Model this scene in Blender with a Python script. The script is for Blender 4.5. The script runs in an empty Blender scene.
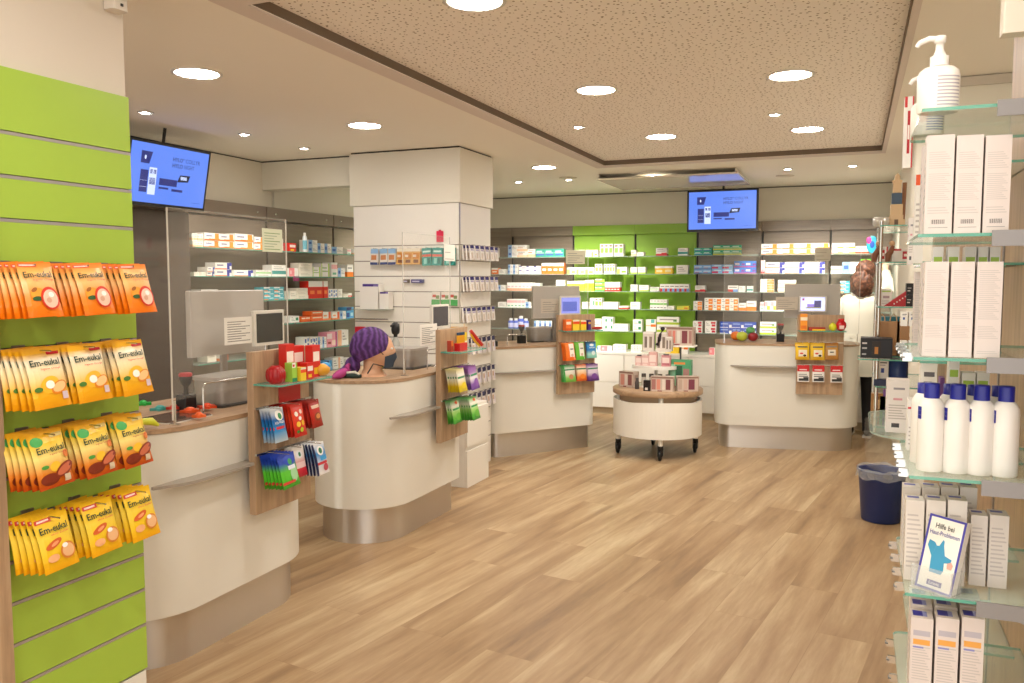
import bpy, bmesh, math, random
from mathutils import Vector, Matrix
from mathutils.geometry import tessellate_polygon
random.seed(7)
PI = math.pi
S = bpy.context.scene
C = S.collection
def lin(c):
    return c/12.92 if c <= .04045 else ((c+.055)/1.055)**2.4
def rgb(h):
    return tuple(lin(int(h[i:i+2], 16)/255) for i in (0, 2, 4)) + (1,)
# ------------------------------------------------------------ materials
_M = {}
def mat(h, rough=.5, metal=0, alpha=1, emit=0, spec=.5, coat=0):
    k = (h, rough, metal, alpha, emit, spec, coat)
    if k in _M: return _M[k]
    m = bpy.data.materials.new('mat_%s_%d' % (h, len(_M))); m.use_nodes = True
    b = m.node_tree.nodes['Principled BSDF']
    b.inputs['Base Color'].default_value = rgb(h)
    b.inputs['Roughness'].default_value = rough
    b.inputs['Metallic'].default_value = metal
    b.inputs['Alpha'].default_value = alpha
    b.inputs['Specular IOR Level'].default_value = spec
    b.inputs['Coat Weight'].default_value = coat
    if emit:
        b.inputs['Emission Color'].default_value = rgb(h)
        b.inputs['Emission Strength'].default_value = emit
    _M[k] = m
    return m
def P(h): return mat(h, .42)            # printed card
def N(m, t, **kw):
    n = m.node_tree.nodes.new(t)
    for k, v in kw.items():
        if k in n.inputs: n.inputs[k].default_value = v
        else: setattr(n, k, v)
    return n
def L(m, a, b): m.node_tree.links.new(a, b)
def ramp(m, fac, stops):
    r = N(m, 'ShaderNodeValToRGB'); e = r.color_ramp.elements
    while len(e) < len(stops): e.new(.5)
    for i, (p, c) in enumerate(stops): e[i].position = p; e[i].color = rgb(c) if isinstance(c, str) else c
    L(m, fac, r.inputs[0]); return r
def wood_mat(name, cols, axis='Z', scale=1.0, rough=.45):
    m = bpy.data.materials.new(name); m.use_nodes = True
    b = m.node_tree.nodes['Principled BSDF']; b.inputs['Roughness'].default_value = rough
    tc = N(m, 'ShaderNodeTexCoord'); mp = N(m, 'ShaderNodeMapping')
    s = {'X': (1.2, 22, 22), 'Y': (22, 1.2, 22), 'Z': (22, 22, 1.2)}[axis]
    mp.inputs['Scale'].default_value = tuple(v*scale for v in s)
    L(m, tc.outputs['Object'], mp.inputs[0])
    n = N(m, 'ShaderNodeTexNoise', Scale=1.6, Detail=7, Roughness=.6, Distortion=.6)
    L(m, mp.outputs[0], n.inputs['Vector'])
    r = ramp(m, n.outputs[0], [(.3, cols[0]), (.5, cols[1]), (.72, cols[2])])
    L(m, r.outputs[0], b.inputs['Base Color'])
    bp = N(m, 'ShaderNodeBump', Strength=.08, Distance=.002); L(m, n.outputs[0], bp.inputs['Height']); L(m, bp.outputs[0], b.inputs['Normal'])
    return m
OAK = wood_mat('oak_laminate', ('a08468', 'b59676', 'c6a988'), 'Z')
OAK_TOP = wood_mat('oak_worktop', ('9c7f62', 'b29272', 'c2a482'), 'X')
TAUPE = wood_mat('taupe_lacquer', ('8a7c6c', '918373', '988a7a'), 'X', rough=.25)
def floor_mat():
    m = bpy.data.materials.new('vinyl_oak_planks'); m.use_nodes = True
    b = m.node_tree.nodes['Principled BSDF']
    tc = N(m, 'ShaderNodeTexCoord'); mp = N(m, 'ShaderNodeMapping')
    mp.inputs['Rotation'].default_value = (0, 0, -math.radians(81.24))
    L(m, tc.outputs['Object'], mp.inputs[0])
    br = N(m, 'ShaderNodeTexBrick'); br.offset = .37; br.offset_frequency = 2
    for k, v in dict(Scale=1, **{'Brick Width': 1.45, 'Row Height': .235, 'Mortar Size': .0009, 'Mortar Smooth': .3, 'Bias': 0}).items(): br.inputs[k].default_value = v
    br.inputs['Color1'].default_value = (0, 0, 0, 1); br.inputs['Color2'].default_value = (1, 1, 1, 1); br.inputs['Mortar'].default_value = (.5, .5, .5, 1)
    L(m, mp.outputs[0], br.inputs['Vector'])
    # shift the grain from plank to plank
    sep = N(m, 'ShaderNodeSeparateXYZ'); L(m, mp.outputs[0], sep.inputs[0])
    cmb = N(m, 'ShaderNodeCombineXYZ')
    sx = N(m, 'ShaderNodeMath', operation='MULTIPLY'); sx.inputs[1].default_value = .9; L(m, sep.outputs[0], sx.inputs[0])
    sy = N(m, 'ShaderNodeMath', operation='MULTIPLY'); sy.inputs[1].default_value = 9; L(m, sep.outputs[1], sy.inputs[0])
    sz = N(m, 'ShaderNodeMath', operation='MULTIPLY'); sz.inputs[1].default_value = 9; L(m, br.outputs['Color'], sz.inputs[0])
    L(m, sx.outputs[0], cmb.inputs[0]); L(m, sy.outputs[0], cmb.inputs[1]); L(m, sz.outputs[0], cmb.inputs[2])
    n1 = N(m, 'ShaderNodeTexNoise', Scale=.9, Detail=3, Roughness=.5, Distortion=.4); L(m, cmb.outputs[0], n1.inputs['Vector'])
    n2 = N(m, 'ShaderNodeTexNoise', Scale=4.5, Detail=8, Roughness=.7, Distortion=.3); L(m, cmb.outputs[0], n2.inputs['Vector'])
    a = N(m, 'ShaderNodeMath', operation='MULTIPLY'); a.inputs[1].default_value = .62; L(m, n1.outputs[0], a.inputs[0])
    c = N(m, 'ShaderNodeMath', operation='MULTIPLY_ADD'); c.inputs[1].default_value = .3; L(m, n2.outputs[0], c.inputs[0]); L(m, a.outputs[0], c.inputs[2])
    d = N(m, 'ShaderNodeMath', operation='MULTIPLY_ADD'); d.inputs[1].default_value = .1; L(m, br.outputs['Color'], d.inputs[0]); L(m, c.outputs[0], d.inputs[2])
    r = ramp(m, d.outputs[0], [(.32, '86694c'), (.44, 'a4845f'), (.56, 'b89a74'), (.7, 'd2bb94')])
    mx = N(m, 'ShaderNodeMixRGB', blend_type='MULTIPLY'); mx.inputs[2].default_value = (.75, .68, .6, 1)
    L(m, br.outputs['Fac'], mx.inputs[0]); L(m, r.outputs[0], mx.inputs[1]); L(m, mx.outputs[0], b.inputs['Base Color'])
    rr = N(m, 'ShaderNodeMapRange'); rr.inputs[3].default_value = .34; rr.inputs[4].default_value = .5; L(m, n2.outputs[0], rr.inputs[0]); L(m, rr.outputs[0], b.inputs['Roughness'])
    bp = N(m, 'ShaderNodeBump', Strength=.05, Distance=.002); L(m, n2.outputs[0], bp.inputs['Height']); L(m, bp.outputs[0], b.inputs['Normal'])
    return m
def perf_mat():
    m = bpy.data.materials.new('perforated_plaster'); m.use_nodes = True
    b = m.node_tree.nodes['Principled BSDF']; b.inputs['Roughness'].default_value = .9
    tc = N(m, 'ShaderNodeTexCoord')
    v = N(m, 'ShaderNodeTexVoronoi', Scale=30, Randomness=.9); v.voronoi_dimensions = '2D'; L(m, tc.outputs['Object'], v.inputs['Vector'])
    sp = N(m, 'ShaderNodeSeparateColor'); L(m, v.outputs['Color'], sp.inputs[0])
    mr = N(m, 'ShaderNodeMapRange'); mr.inputs[3].default_value = .08; mr.inputs[4].default_value = .185; L(m, sp.outputs[0], mr.inputs[0])
    lt = N(m, 'ShaderNodeMath', operation='LESS_THAN'); L(m, v.outputs['Distance'], lt.inputs[0]); L(m, mr.outputs[0], lt.inputs[1])
    mx = N(m, 'ShaderNodeMixRGB'); mx.inputs[1].default_value = rgb('faf2e8'); mx.inputs[2].default_value = rgb('9a866f')
    L(m, lt.outputs[0], mx.inputs[0]); L(m, mx.outputs[0], b.inputs['Base Color'])
    return m
def brushed():
    m = bpy.data.materials.new('brushed_steel'); m.use_nodes = True
    b = m.node_tree.nodes['Principled BSDF']; b.inputs['Metallic'].default_value = 1
    b.inputs['Base Color'].default_value = rgb('d6d1ca'); b.inputs['Roughness'].default_value = .34
    b.inputs['Anisotropic'].default_value = .75
    tg = N(m, 'ShaderNodeTangent'); tg.direction_type = 'RADIAL'; tg.axis = 'Z'; L(m, tg.outputs[0], b.inputs['Tangent']); b.inputs['Anisotropic Rotation'].default_value = .25
    tc = N(m, 'ShaderNodeTexCoord'); mp = N(m, 'ShaderNodeMapping'); mp.inputs['Scale'].default_value = (60, 60, 1); L(m, tc.outputs['Object'], mp.inputs[0])
    n = N(m, 'ShaderNodeTexNoise', Scale=3, Detail=3); L(m, mp.outputs[0], n.inputs['Vector'])
    rr = N(m, 'ShaderNodeMapRange'); rr.inputs[3].default_value = .34; rr.inputs[4].default_value = .5; L(m, n.outputs[0], rr.inputs[0]); L(m, rr.outputs[0], b.inputs['Roughness'])
    return m
def grad_mat(name, h, stops, rough=.3):
    """print that runs from one ink to another down a pouch of height h"""
    m = bpy.data.materials.new(name); m.use_nodes = True
    b = m.node_tree.nodes['Principled BSDF']; b.inputs['Roughness'].default_value = rough
    tc = N(m, 'ShaderNodeTexCoord'); sp = N(m, 'ShaderNodeSeparateXYZ'); L(m, tc.outputs['Object'], sp.inputs[0])
    mr = N(m, 'ShaderNodeMapRange'); mr.inputs[1].default_value = -h; mr.inputs[2].default_value = 0; L(m, sp.outputs[2], mr.inputs[0])
    r = ramp(m, mr.outputs[0], stops); L(m, r.outputs[0], b.inputs['Base Color'])
    n = N(m, 'ShaderNodeTexNoise', Scale=38, Detail=2); L(m, tc.outputs['Object'], n.inputs['Vector'])
    bp = N(m, 'ShaderNodeBump', Strength=.35, Distance=.004); L(m, n.outputs[0], bp.inputs['Height']); L(m, bp.outputs[0], b.inputs['Normal'])
    return m
WALLP = mat('e6e0d0', .85); CEIL = mat('f8f1e4', .9); STEEL = brushed()
WHITE = mat('e9e5d9', .28); LAC = mat('f0ebe0', .3); CHROME = mat('d8d6d2', .15, 1); ALU = mat('9a9490', .35, .9); GREYP = mat('8f8a88', .4, .3)
BLACK = mat('121212', .4); DARK = mat('2a241f', .6); GAP_SHADE = mat('7a6a5a', .8)
GREEN = mat('a5c548', .35); GLASS = mat('d6efe2', .06, 0, .3); GEDGE = mat('5fae98', .1, 0, .8); PLEXI = mat('ece8dc', .05, 0, .1); PEDGE = mat('efeadf', .15, 0, .55)
FLOOR = floor_mat(); PERF = perf_mat()
# ------------------------------------------------------------ mesh building
_T = {}
def text_geo(s):
    if s in _T: return _T[s]
    cu = bpy.data.curves.new('t', 'FONT'); cu.body = s; cu.size = 1; cu.resolution_u = 2; cu.offset = .012
    o = bpy.data.objects.new('t', cu); C.objects.link(o)
    dg = bpy.context.evaluated_depsgraph_get(); me = o.evaluated_get(dg).to_mesh()
    vs = [(v.co.x, v.co.y) for v in me.vertices]; fs = [tuple(p.vertices) for p in me.polygons]
    o.evaluated_get(dg).to_mesh_clear(); bpy.data.objects.remove(o); bpy.data.curves.remove(cu)
    x0 = min(v[0] for v in vs); x1 = max(v[0] for v in vs); y0 = min(v[1] for v in vs); y1 = max(v[1] for v in vs)
    _T[s] = ([((x-x0)/(x1-x0), (y-y0)/(y1-y0)) for x, y in vs], fs, (x1-x0)/(y1-y0)); return _T[s]
class MB:
    def __init__(s): s.v = []; s.f = []; s.m = []; s.sm = []; s.mats = []
    def mi(s, m):
        if isinstance(m, str): m = P(m)
        if m not in s.mats: s.mats.append(m)
        return s.mats.index(m)
    def face(s, pts, m, smooth=False):
        i = len(s.v); s.v += [tuple(p) for p in pts]; s.f.append(tuple(range(i, i+len(pts)))); s.m.append(s.mi(m)); s.sm.append(smooth); return s
    def mesh(s, vs, fs, m, smooth=False):
        i = len(s.v); s.v += [tuple(p) for p in vs]; k = s.mi(m)
        for f in fs: s.f.append(tuple(i+j for j in f)); s.m.append(k); s.sm.append(smooth)
        return s
    def box(s, a, b, m, front=None):
        x0, y0, z0 = a; x1, y1, z1 = b
        V = [(x0,y0,z0),(x1,y0,z0),(x1,y1,z0),(x0,y1,z0),(x0,y0,z1),(x1,y0,z1),(x1,y1,z1),(x0,y1,z1)]
        s.mesh(V, [(0,3,2,1),(4,5,6,7),(1,2,6,5),(2,3,7,6),(3,0,4,7)] + ([] if front else [(0,1,5,4)]), m)
        return s
    def rbox(s, a, b, m, r=.004, seg=2):
        """box with rounded vertical edges and a small chamfer on top"""
        x0, y0, z0 = a; x1, y1, z1 = b
        po = rpoly([(x0,y0),(x1,y0),(x1,y1),(x0,y1)], r, seg+1)
        pi = rpoly([(x0+r*.5,y0+r*.5),(x1-r*.5,y0+r*.5),(x1-r*.5,y1-r*.5),(x0+r*.5,y1-r*.5)], r*.6, seg+1)
        n = len(po); c = min(r*.5, (z1-z0)*.4)
        V = [(x,y,z0) for x,y in po]+[(x,y,z1-c) for x,y in po]+[(x,y,z1) for x,y in pi]
        F = [(i,(i+1)%n,n+(i+1)%n,n+i) for i in range(n)]+[(n+i,n+(i+1)%n,2*n+(i+1)%n,2*n+i) for i in range(n)]
        s.mesh(V, F, m); s.face([V[i] for i in range(n)][::-1], m); s.face(V[2*n:], m); return s
    def prism(s, poly, z0, z1, m, top=None, smooth=True, bot=True):
        n = len(poly)
        s.mesh([(x,y,z0) for x,y in poly]+[(x,y,z1) for x,y in poly], [(i,(i+1)%n,n+(i+1)%n,n+i) for i in range(n)], m, smooth)
        s.face([(x,y,z1) for x,y in poly], top or m)
        if bot: s.face([(x,y,z0) for x,y in poly][::-1], m)
        return s
    def lathe(s, prof, m, c=(0,0,0), seg=20, smooth=True, sy=1.0):
        """profile [(r, z)] bottom to top about the vertical through c"""
        V = []; F = []
        for r, z in prof:
            for k in range(seg):
                a = 2*PI*k/seg; V.append((c[0]+r*math.cos(a), c[1]+r*math.sin(a)*sy, c[2]+z))
        for j in range(len(prof)-1):
            for k in range(seg): F.append((j*seg+k, j*seg+(k+1)%seg, (j+1)*seg+(k+1)%seg, (j+1)*seg+k))
        s.mesh(V, F, m, smooth)
        if prof[0][0] > 1e-5: s.face(V[:seg][::-1], m)
        if prof[-1][0] > 1e-5: s.face(V[-seg:], m)
        return s
    def tube(s, pts, r, m, seg=8, cap=True):
        pts = [Vector(p) for p in pts]; V = []; F = []; n = len(pts)
        for i, p in enumerate(pts):
            t = (pts[min(i+1,n-1)]-pts[max(i-1,0)]).normalized()
            u = t.cross(Vector((0,0,1)) if abs(t.z) < .9 else Vector((1,0,0))).normalized(); w = t.cross(u)
            rr = r[i] if isinstance(r, (list, tuple)) else r
            for k in range(seg): a = 2*PI*k/seg; V.append(p+(u*math.cos(a)+w*math.sin(a))*rr)
        for i in range(n-1):
            for k in range(seg): F.append((i*seg+k, (i+1)*seg+k, (i+1)*seg+(k+1)%seg, i*seg+(k+1)%seg))
        s.mesh(V, F, m, True)
        if cap: s.face(V[:seg], m); s.face(V[-seg:][::-1], m)
        return s
    def ell(s, c, r, m, seg=20, rings=12, fn=None):
        V = []; F = []
        for j in range(rings+1):
            th = PI*j/rings
            for k in range(seg):
                a = 2*PI*k/seg; d = (math.sin(th)*math.cos(a), math.sin(th)*math.sin(a), -math.cos(th))
                q = 1 if fn is None else fn(*d)
                V.append((c[0]+r[0]*d[0]*q, c[1]+r[1]*d[1]*q, c[2]+r[2]*d[2]*q))
        for j in range(rings):
            for k in range(seg): F.append((j*seg+k, j*seg+(k+1)%seg, (j+1)*seg+(k+1)%seg, (j+1)*seg+k))
        s.mesh(V, F, m, True); return s
    def zones(s, o, ux, uz, w, h, base, zs):
        """a face split into its printed areas; zs: [(u0, v0, u1, v1, colour)] painted in order"""
        o = Vector(o); ux = Vector(ux); uz = Vector(uz)
        us = sorted({0, 1, *[z[0] for z in zs], *[z[2] for z in zs]}); vs = sorted({0, 1, *[z[1] for z in zs], *[z[3] for z in zs]})
        for i in range(len(us)-1):
            for j in range(len(vs)-1):
                cu = (us[i]+us[i+1])/2; cv = (vs[j]+vs[j+1])/2; c = base
                for z in zs:
                    if z[0] <= cu <= z[2] and z[1] <= cv <= z[3]: c = z[4]
                s.face([o+ux*(us[i]*w)+uz*(vs[j]*h), o+ux*(us[i+1]*w)+uz*(vs[j]*h), o+ux*(us[i+1]*w)+uz*(vs[j+1]*h), o+ux*(us[i]*w)+uz*(vs[j+1]*h)], c)
        return s
    def carton(s, w, d, h, base, front=(), side=(), top=(), o=(0,0,0)):
        """folding box, origin at the middle of its bottom front edge, front towards -y"""
        x, y, z = o; x0 = x-w/2; x1 = x+w/2
        s.zones((x0,y,z), (1,0,0), (0,0,1), w, h, base, front)
        s.zones((x1,y,z), (0,1,0), (0,0,1), d, h, base, side); s.zones((x0,y+d,z), (0,-1,0), (0,0,1), d, h, base, side)
        s.zones((x1,y+d,z), (-1,0,0), (0,0,1), w, h, base, ()); s.zones((x0,y,z+h), (1,0,0), (0,1,0), w, d, base, top)
        s.face([(x0,y,z),(x0,y+d,z),(x1,y+d,z),(x1,y,z)], base); return s
    def text(s, t, o, ux, uz, w, h, m, fn=None):
        """lettering t stretched to w by h from its lower left corner o"""
        vs, fs, asp = text_geo(t); o = Vector(o); ux = Vector(ux); uz = Vector(uz)
        V = [o+ux*(x*w)+uz*(y*h) for x, y in vs]
        if fn: V = [fn(v) for v in V]
        s.mesh(V, fs, m); return s
    def xf(s, M):
        s.v = [tuple(M @ Vector(v)) for v in s.v]; return s
    def data(s, name):
        me = bpy.data.meshes.new(name); me.from_pydata(s.v, [], s.f)
        for m in s.mats: me.materials.append(m)
        me.polygons.foreach_set('material_index', s.m); me.polygons.foreach_set('use_smooth', s.sm); me.update(); return me
    def build(s, name, parent=None, bevel=0, weld=False):
        me = s.data(name)
        if weld:
            bm = bmesh.new(); bm.from_mesh(me); bmesh.ops.remove_doubles(bm, verts=bm.verts, dist=1e-5); bm.to_mesh(me); bm.free()
        o = bpy.data.objects.new(name, me); C.objects.link(o)
        if parent: o.parent = parent
        if bevel:
            b = o.modifiers.new('Bevel', 'BEVEL'); b.width = bevel; b.segments = 2; b.limit_method = 'ANGLE'
        return o
def rpoly(pts, r, seg=8):
    """polygon (counter-clockwise) with rounded corners"""
    n = len(pts); out = []
    rs = r if isinstance(r, (list, tuple)) else [r]*n
    for i in range(n):
        p = Vector(pts[i]); a = (Vector(pts[i-1])-p); b = (Vector(pts[(i+1) % n])-p); R = rs[i]
        if R < 1e-5: out.append(tuple(p)); continue
        al = a.length; bl = b.length; a.normalize(); b.normalize(); ang = a.angle(b); t = R/math.tan(ang/2)
        c = p+(a+b).normalized()*(R/math.sin(ang/2)); p0 = p+a*t; p1 = p+b*t
        a0 = math.atan2(p0.y-c.y, p0.x-c.x); a1 = math.atan2(p1.y-c.y, p1.x-c.x)
        while a1 < a0: a1 += 2*PI
        if a1-a0 > PI: a1 -= 2*PI
        for k in range(seg+1): q = a0+(a1-a0)*k/seg; out.append((c.x+R*math.cos(q), c.y+R*math.sin(q)))
    return out
def tag(o, label=None, cat=None, group=None, kind=None):
    if label: o['label'] = label
    if cat: o['category'] = cat
    if group: o['group'] = group
    if kind: o['kind'] = kind
    return o
def thing(name, label, cat, loc=(0,0,0), rz=0, group=None):
    o = bpy.data.objects.new(name, None); C.objects.link(o); o.empty_display_size = .1
    o.location = loc; o.rotation_euler = (0, 0, rz); return tag(o, label, cat, group)
def struct(name, mb, label=None, cat=None, **k):
    o = mb.build(name, **k); return tag(o, label or name.replace('_', ' '), cat or name.split('_')[0], kind='structure')
def place(me, name, label, cat, loc, rot=(0,0,0), group=None):
    o = bpy.data.objects.new(name, me); C.objects.link(o); o.location = loc; o.rotation_euler = rot; return tag(o, label, cat, group)
# ------------------------------------------------------------ camera (survey of the room: lens, bearing and tilt)
FPX = 830.0; EYE = 1.58
PITCH = math.atan(61.5/FPX); YAW = math.atan(343/math.hypot(FPX, 61.5))
cd = bpy.data.cameras.new('camera'); cam = bpy.data.objects.new('camera', cd); C.objects.link(cam); S.camera = cam
cam.location = (0, 0, EYE); cam.rotation_euler = (PI/2-PITCH, 0, YAW); cd.sensor_width = 36; cd.lens = FPX/1024*36; cd.clip_start = .05
_F = Vector((-math.sin(YAW)*math.cos(PITCH), math.cos(YAW)*math.cos(PITCH), -math.sin(PITCH))); _R = Vector((math.cos(YAW), math.sin(YAW), 0)); _U = _R.cross(_F)
def ray(x, y): return _F+_R*((x-512)/FPX)+_U*((341.5-y)/FPX)
def atY(x, y, Y): d = ray(x, y); t = Y/d.y; return Vector((d.x*t, Y, EYE+d.z*t))
def atX(x, y, X): d = ray(x, y); t = X/d.x; return Vector((X, d.y*t, EYE+d.z*t))
def atZ(x, y, Z): d = ray(x, y); t = (Z-EYE)/d.z; return Vector((d.x*t, d.y*t, Z))
# ------------------------------------------------------------ shell
H = 2.63
struct('floor', MB().box((-5.3, -2.2, -.05), (2.6, 10.1, 0), FLOOR), 'light oak plank floor', 'floor')
m = MB()
RX0, RX1, RY0, RY1 = -2.17, .175, 2.62, 7.5
for a, b in (((-5.3,-2.2),(RX0,10.1)), ((RX1,-2.2),(2.6,10.1)), ((RX0,-2.2),(RX1,RY0)), ((RX0,RY1),(RX1,10.1))):
    m.box((a[0],a[1],H), (b[0],b[1],H+.12), CEIL)
struct('ceiling', m, 'plain beige plaster ceiling around the recess', 'ceiling')
struct('ceiling_recess', MB().box((RX0+.0005,RY0+.0005,H+.045), (RX1-.0005,RY1-.0005,H+.118), PERF), 'perforated acoustic plaster panel in the ceiling recess', 'ceiling')
m = MB(); e = .004
m.box((RX0-.0,RY0,H+.004),(RX0+e,RY1,H+.045),GAP_SHADE).box((RX1-e,RY0,H+.004),(RX1,RY1,H+.045),GAP_SHADE).box((RX0,RY1-e,H+.004),(RX1,RY1,H+.045),GAP_SHADE).box((RX0,RY0,H+.004),(RX1,RY0+e,H+.045),GAP_SHADE)  # shade on the recess sides is put into this dark colour
struct('trim_shade', m, 'dark strips that put shade on the sides of the ceiling recess', 'trim')
m = MB(); w = .1; z = H-.006; TR = mat('dfd2c8', .8)
m.box((RX0-w,RY0-w,z),(RX0,RY1+w,H),TR).box((RX1,RY0-w,z),(RX1+.03,RY1+w,H),TR).box((RX0,RY1,z),(RX1,RY1+w,H),TR).box((RX0,RY0-w,z),(RX1,RY0,H),TR)
struct('trim_2', m, 'flat frame strip edging the ceiling recess', 'trim')
struct('wall_left', MB().box((-5.3,-.4,0), (-4.93,10.1,H), WALLP), 'beige left wall behind the shelving', 'wall')
struct('wall_back', MB().box((-4.93,9.93,0), (.6,10.1,H), WALLP), 'beige back wall', 'wall')
struct('wall_right', MB().box((.38,4.95,0), (.6,9.93,H), WALLP).box((.6,4.95,0), (2.6,5.1,H), WALLP).box((2.4,-1.2,0), (2.6,4.95,H), WALLP), 'cream right wall', 'wall')
struct('trim_3', MB().box((.4,4.93,H-.05), (2.4,4.949,H-.005), mat('cfc4b4',.6)), 'flat strip under the ceiling at the right', 'trim')
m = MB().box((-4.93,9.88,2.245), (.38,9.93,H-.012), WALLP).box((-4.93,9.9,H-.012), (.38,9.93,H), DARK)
struct('wall_back_fascia', m, 'beige fascia above the back wall shelving', 'fascia')
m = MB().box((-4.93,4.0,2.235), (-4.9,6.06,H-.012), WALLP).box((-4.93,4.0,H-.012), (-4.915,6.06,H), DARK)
m.box((-4.93,6.22,2.2), (-4.9,9.88,H), WALLP)
struct('wall_left_fascia', m, 'beige fascia above the left shelving', 'fascia')
# pillar with its bulkhead
PX0, PX1, PY0, PY1 = -3.88, -2.9, 5.95, 6.55
m = MB().box((PX0+.02,PY0+.02,0), (PX1-.02,PY1-.02,2.2), LAC)
struct('wall_pillar', m, 'white clad pillar between the second and third counters', 'pillar')
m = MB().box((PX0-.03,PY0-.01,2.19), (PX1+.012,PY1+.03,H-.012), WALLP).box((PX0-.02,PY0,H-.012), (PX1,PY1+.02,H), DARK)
struct('wall_bulkhead', m, 'beige bulkhead on top of the pillar', 'wall', bevel=.003)
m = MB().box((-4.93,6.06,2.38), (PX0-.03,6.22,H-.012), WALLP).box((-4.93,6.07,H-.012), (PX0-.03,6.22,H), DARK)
struct('wall_beam', m, 'beige beam between the left wall and the pillar', 'beam')
# stub wall left of the camera that carries the green panel
struct('wall_stub', MB().box((-2.75,-.4,0), (-2.222,2.075,H), mat('ddd2c4', .85)), 'beige wall stub behind the green slatwall', 'wall')
# ------------------------------------------------------------ ceiling lamps
LAMP = mat('fffaf3', .5, emit=44)
def downlight(x, y, r, label, group, z=H):
    t = thing('downlight', label, 'ceiling light', (x, y, z), 0, group)
    MB().lathe([(r*1.18, 0), (r*1.2, -.006), (r*1.04, -.008), (r, -.004), (r*.99, 0)], mat('e8e2d8', .4), seg=32).build('trim_ring', t)
    MB().lathe([(r, -.003), (r*.6, -.0045), (.0001, -.005)], LAMP, seg=32).build('lens', t)
ZR = H+.045
for x, y, lab, zz in ((-1.37,2.95,'large round downlight in the perforated recess, nearest the camera and cut by the top edge',ZR), (-1.37,4.56,'large round downlight in the perforated recess, left row, second from the camera',ZR), (-1.36,6.2,'large round downlight in the perforated recess, left row, farthest',ZR),
                      (-.34,4.62,'large round downlight in the perforated recess, right row, nearer one',ZR), (-.34,6.3,'large round downlight in the perforated recess, right row, farther one',ZR),
                      (-3.12,3.37,'large round downlight in the plain ceiling beside the left television',H), (-3.11,4.92,'large round downlight in the plain ceiling before the pillar',H), (-2.71,7.36,'large round downlight in the plain ceiling beyond the pillar',H),
                      (-1.36,1.2,'large round downlight behind the camera, left of the two',H), (-.34,1.2,'large round downlight behind the camera, right of the two',H), (-1.0,-.6,'large round downlight far behind the camera',H),(1.3,3.2,'unseen round downlight added for fill right of the wall shelving, farther one',H),(1.3,1.0,'unseen round downlight added for fill right of the wall shelving, nearer one',H)):  # the last two are out of view, added as fill light
    if zz == ZR: x *= 1.03; y *= 1.03
    downlight(x, y, .105, lab, 'large round downlights', zz)
def spot(x, y, aim, lab, power=22, z=H, size=70):
    t = thing('spotlight', lab, 'ceiling light', (x, y, z), 0, 'small adjustable ceiling spots')
    MB().lathe([(.048, 0), (.05, -.005), (.04, -.006), (.037, 0), (.036, .0)], mat('d8d2c8', .4), seg=20).build('trim_ring', t)
    d = (Vector(aim)-Vector((x, y, z))); d.z = 0; d.normalize()
    MB().lathe([(.026, -.006), (.015, -.0075), (.0001, -.008)], mat('fffaf3', .5, emit=44), c=(d.x*.008, d.y*.008, 0), seg=16).build('lens', t)
    ld = bpy.data.lights.new('spot_lamp', 'SPOT'); ld.energy = power; ld.spot_size = math.radians(size); ld.spot_blend = 1; ld.shadow_soft_size = .04; ld.color = (1, .94, .85)
    lo = bpy.data.objects.new('spot_lamp', ld); C.objects.link(lo); lo.parent = t; lo.location = (0, 0, -.03)
    lo.rotation_euler = (Vector(aim)-Vector((x, y, z))).to_track_quat('-Z', 'Y').to_euler()
spot(-4.14,4.02,(-4.8,4.3,1.3),'small ceiling spot beside the left television'); spot(-4.1,4.89,(-4.8,5.2,1.3),'small ceiling spot before the left shelving, middle one'); spot(-4.09,5.58,(-4.8,5.9,1.2),'small ceiling spot before the left shelving, near the beam')
spot(-1.86,5.78,(-2.7,5.2,.6),'small spot in the perforated recess, left one',30,ZR); spot(-.52,5.83,(-1.4,7.7,.6),'small spot in the perforated recess, right one',30,ZR)
spot(-4.11,7.68,(-4.8,7.4,1.2),'small ceiling spot in the aisle behind the pillar',40)
for i, (x, lab) in enumerate(((-3.37,'small ceiling spot before the back shelving, beside the pillar'),(-2.8,'small ceiling spot before the back shelving, left green bay'),(-1.9,'small ceiling spot above the glossy ceiling panel edge'),(-.62,'small ceiling spot before the back shelving, right of the television'),(-.05,'small ceiling spot before the back shelving, rightmost'))):
    spot(x, 8.35, (x, 9.8, 1.1), lab, 85, H, 70)
S.world = bpy.data.worlds.new('World'); S.world.use_nodes = True
bg = S.world.node_tree.nodes['Background']; bg.inputs[0].default_value = (1, .97, .93, 1); bg.inputs[1].default_value = .8
S.view_settings.view_transform = 'Standard'; S.view_settings.look = 'None'; S.view_settings.gamma = 1; S.view_settings.exposure = 1.36; S.view_settings.use_curve_mapping = False
# ------------------------------------------------------------ counters
def counter(label, loc, rz, W, D, radii, ledge):
    t = thing('service_counter', label, 'counter', (*loc, 0), rz, 'pharmacy counters')
    def rect(i): return rpoly([(i,i),(W-i,i),(W-i,D-i),(i,D-i)], [max(.01, r-i) for r in radii], 14)
    MB().prism(rect(.045), 0, .23, STEEL).build('base', t)
    b = MB().prism(rect(0), .22, .969, WHITE); b.build('body', t)
    MB().prism(rect(-.004), .971, .99, OAK_TOP).build('worktop', t)
    # bag ledge: a thin lens-shaped slab swelling out of the front
    a, c, dep, z0 = ledge; n = 16
    out = [(a+(c-a)*k/n, -dep*math.sin(PI*min(1, k/n*.5+0))) for k in range(n+1)]
    if c > W-.3: pts = out+[(c, .01), (a, .01)]
    else: pts = [(a+(c-a)*k/n, -dep*min(1, math.sin(PI*.5*min(1, k/n*3)))) for k in range(n+1)]+[(c, .01), (a, .01)]
    MB().prism(pts, z0, z0+.012, mat('a69c90', .35), smooth=False).build('bag_ledge', t)
    return t
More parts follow.
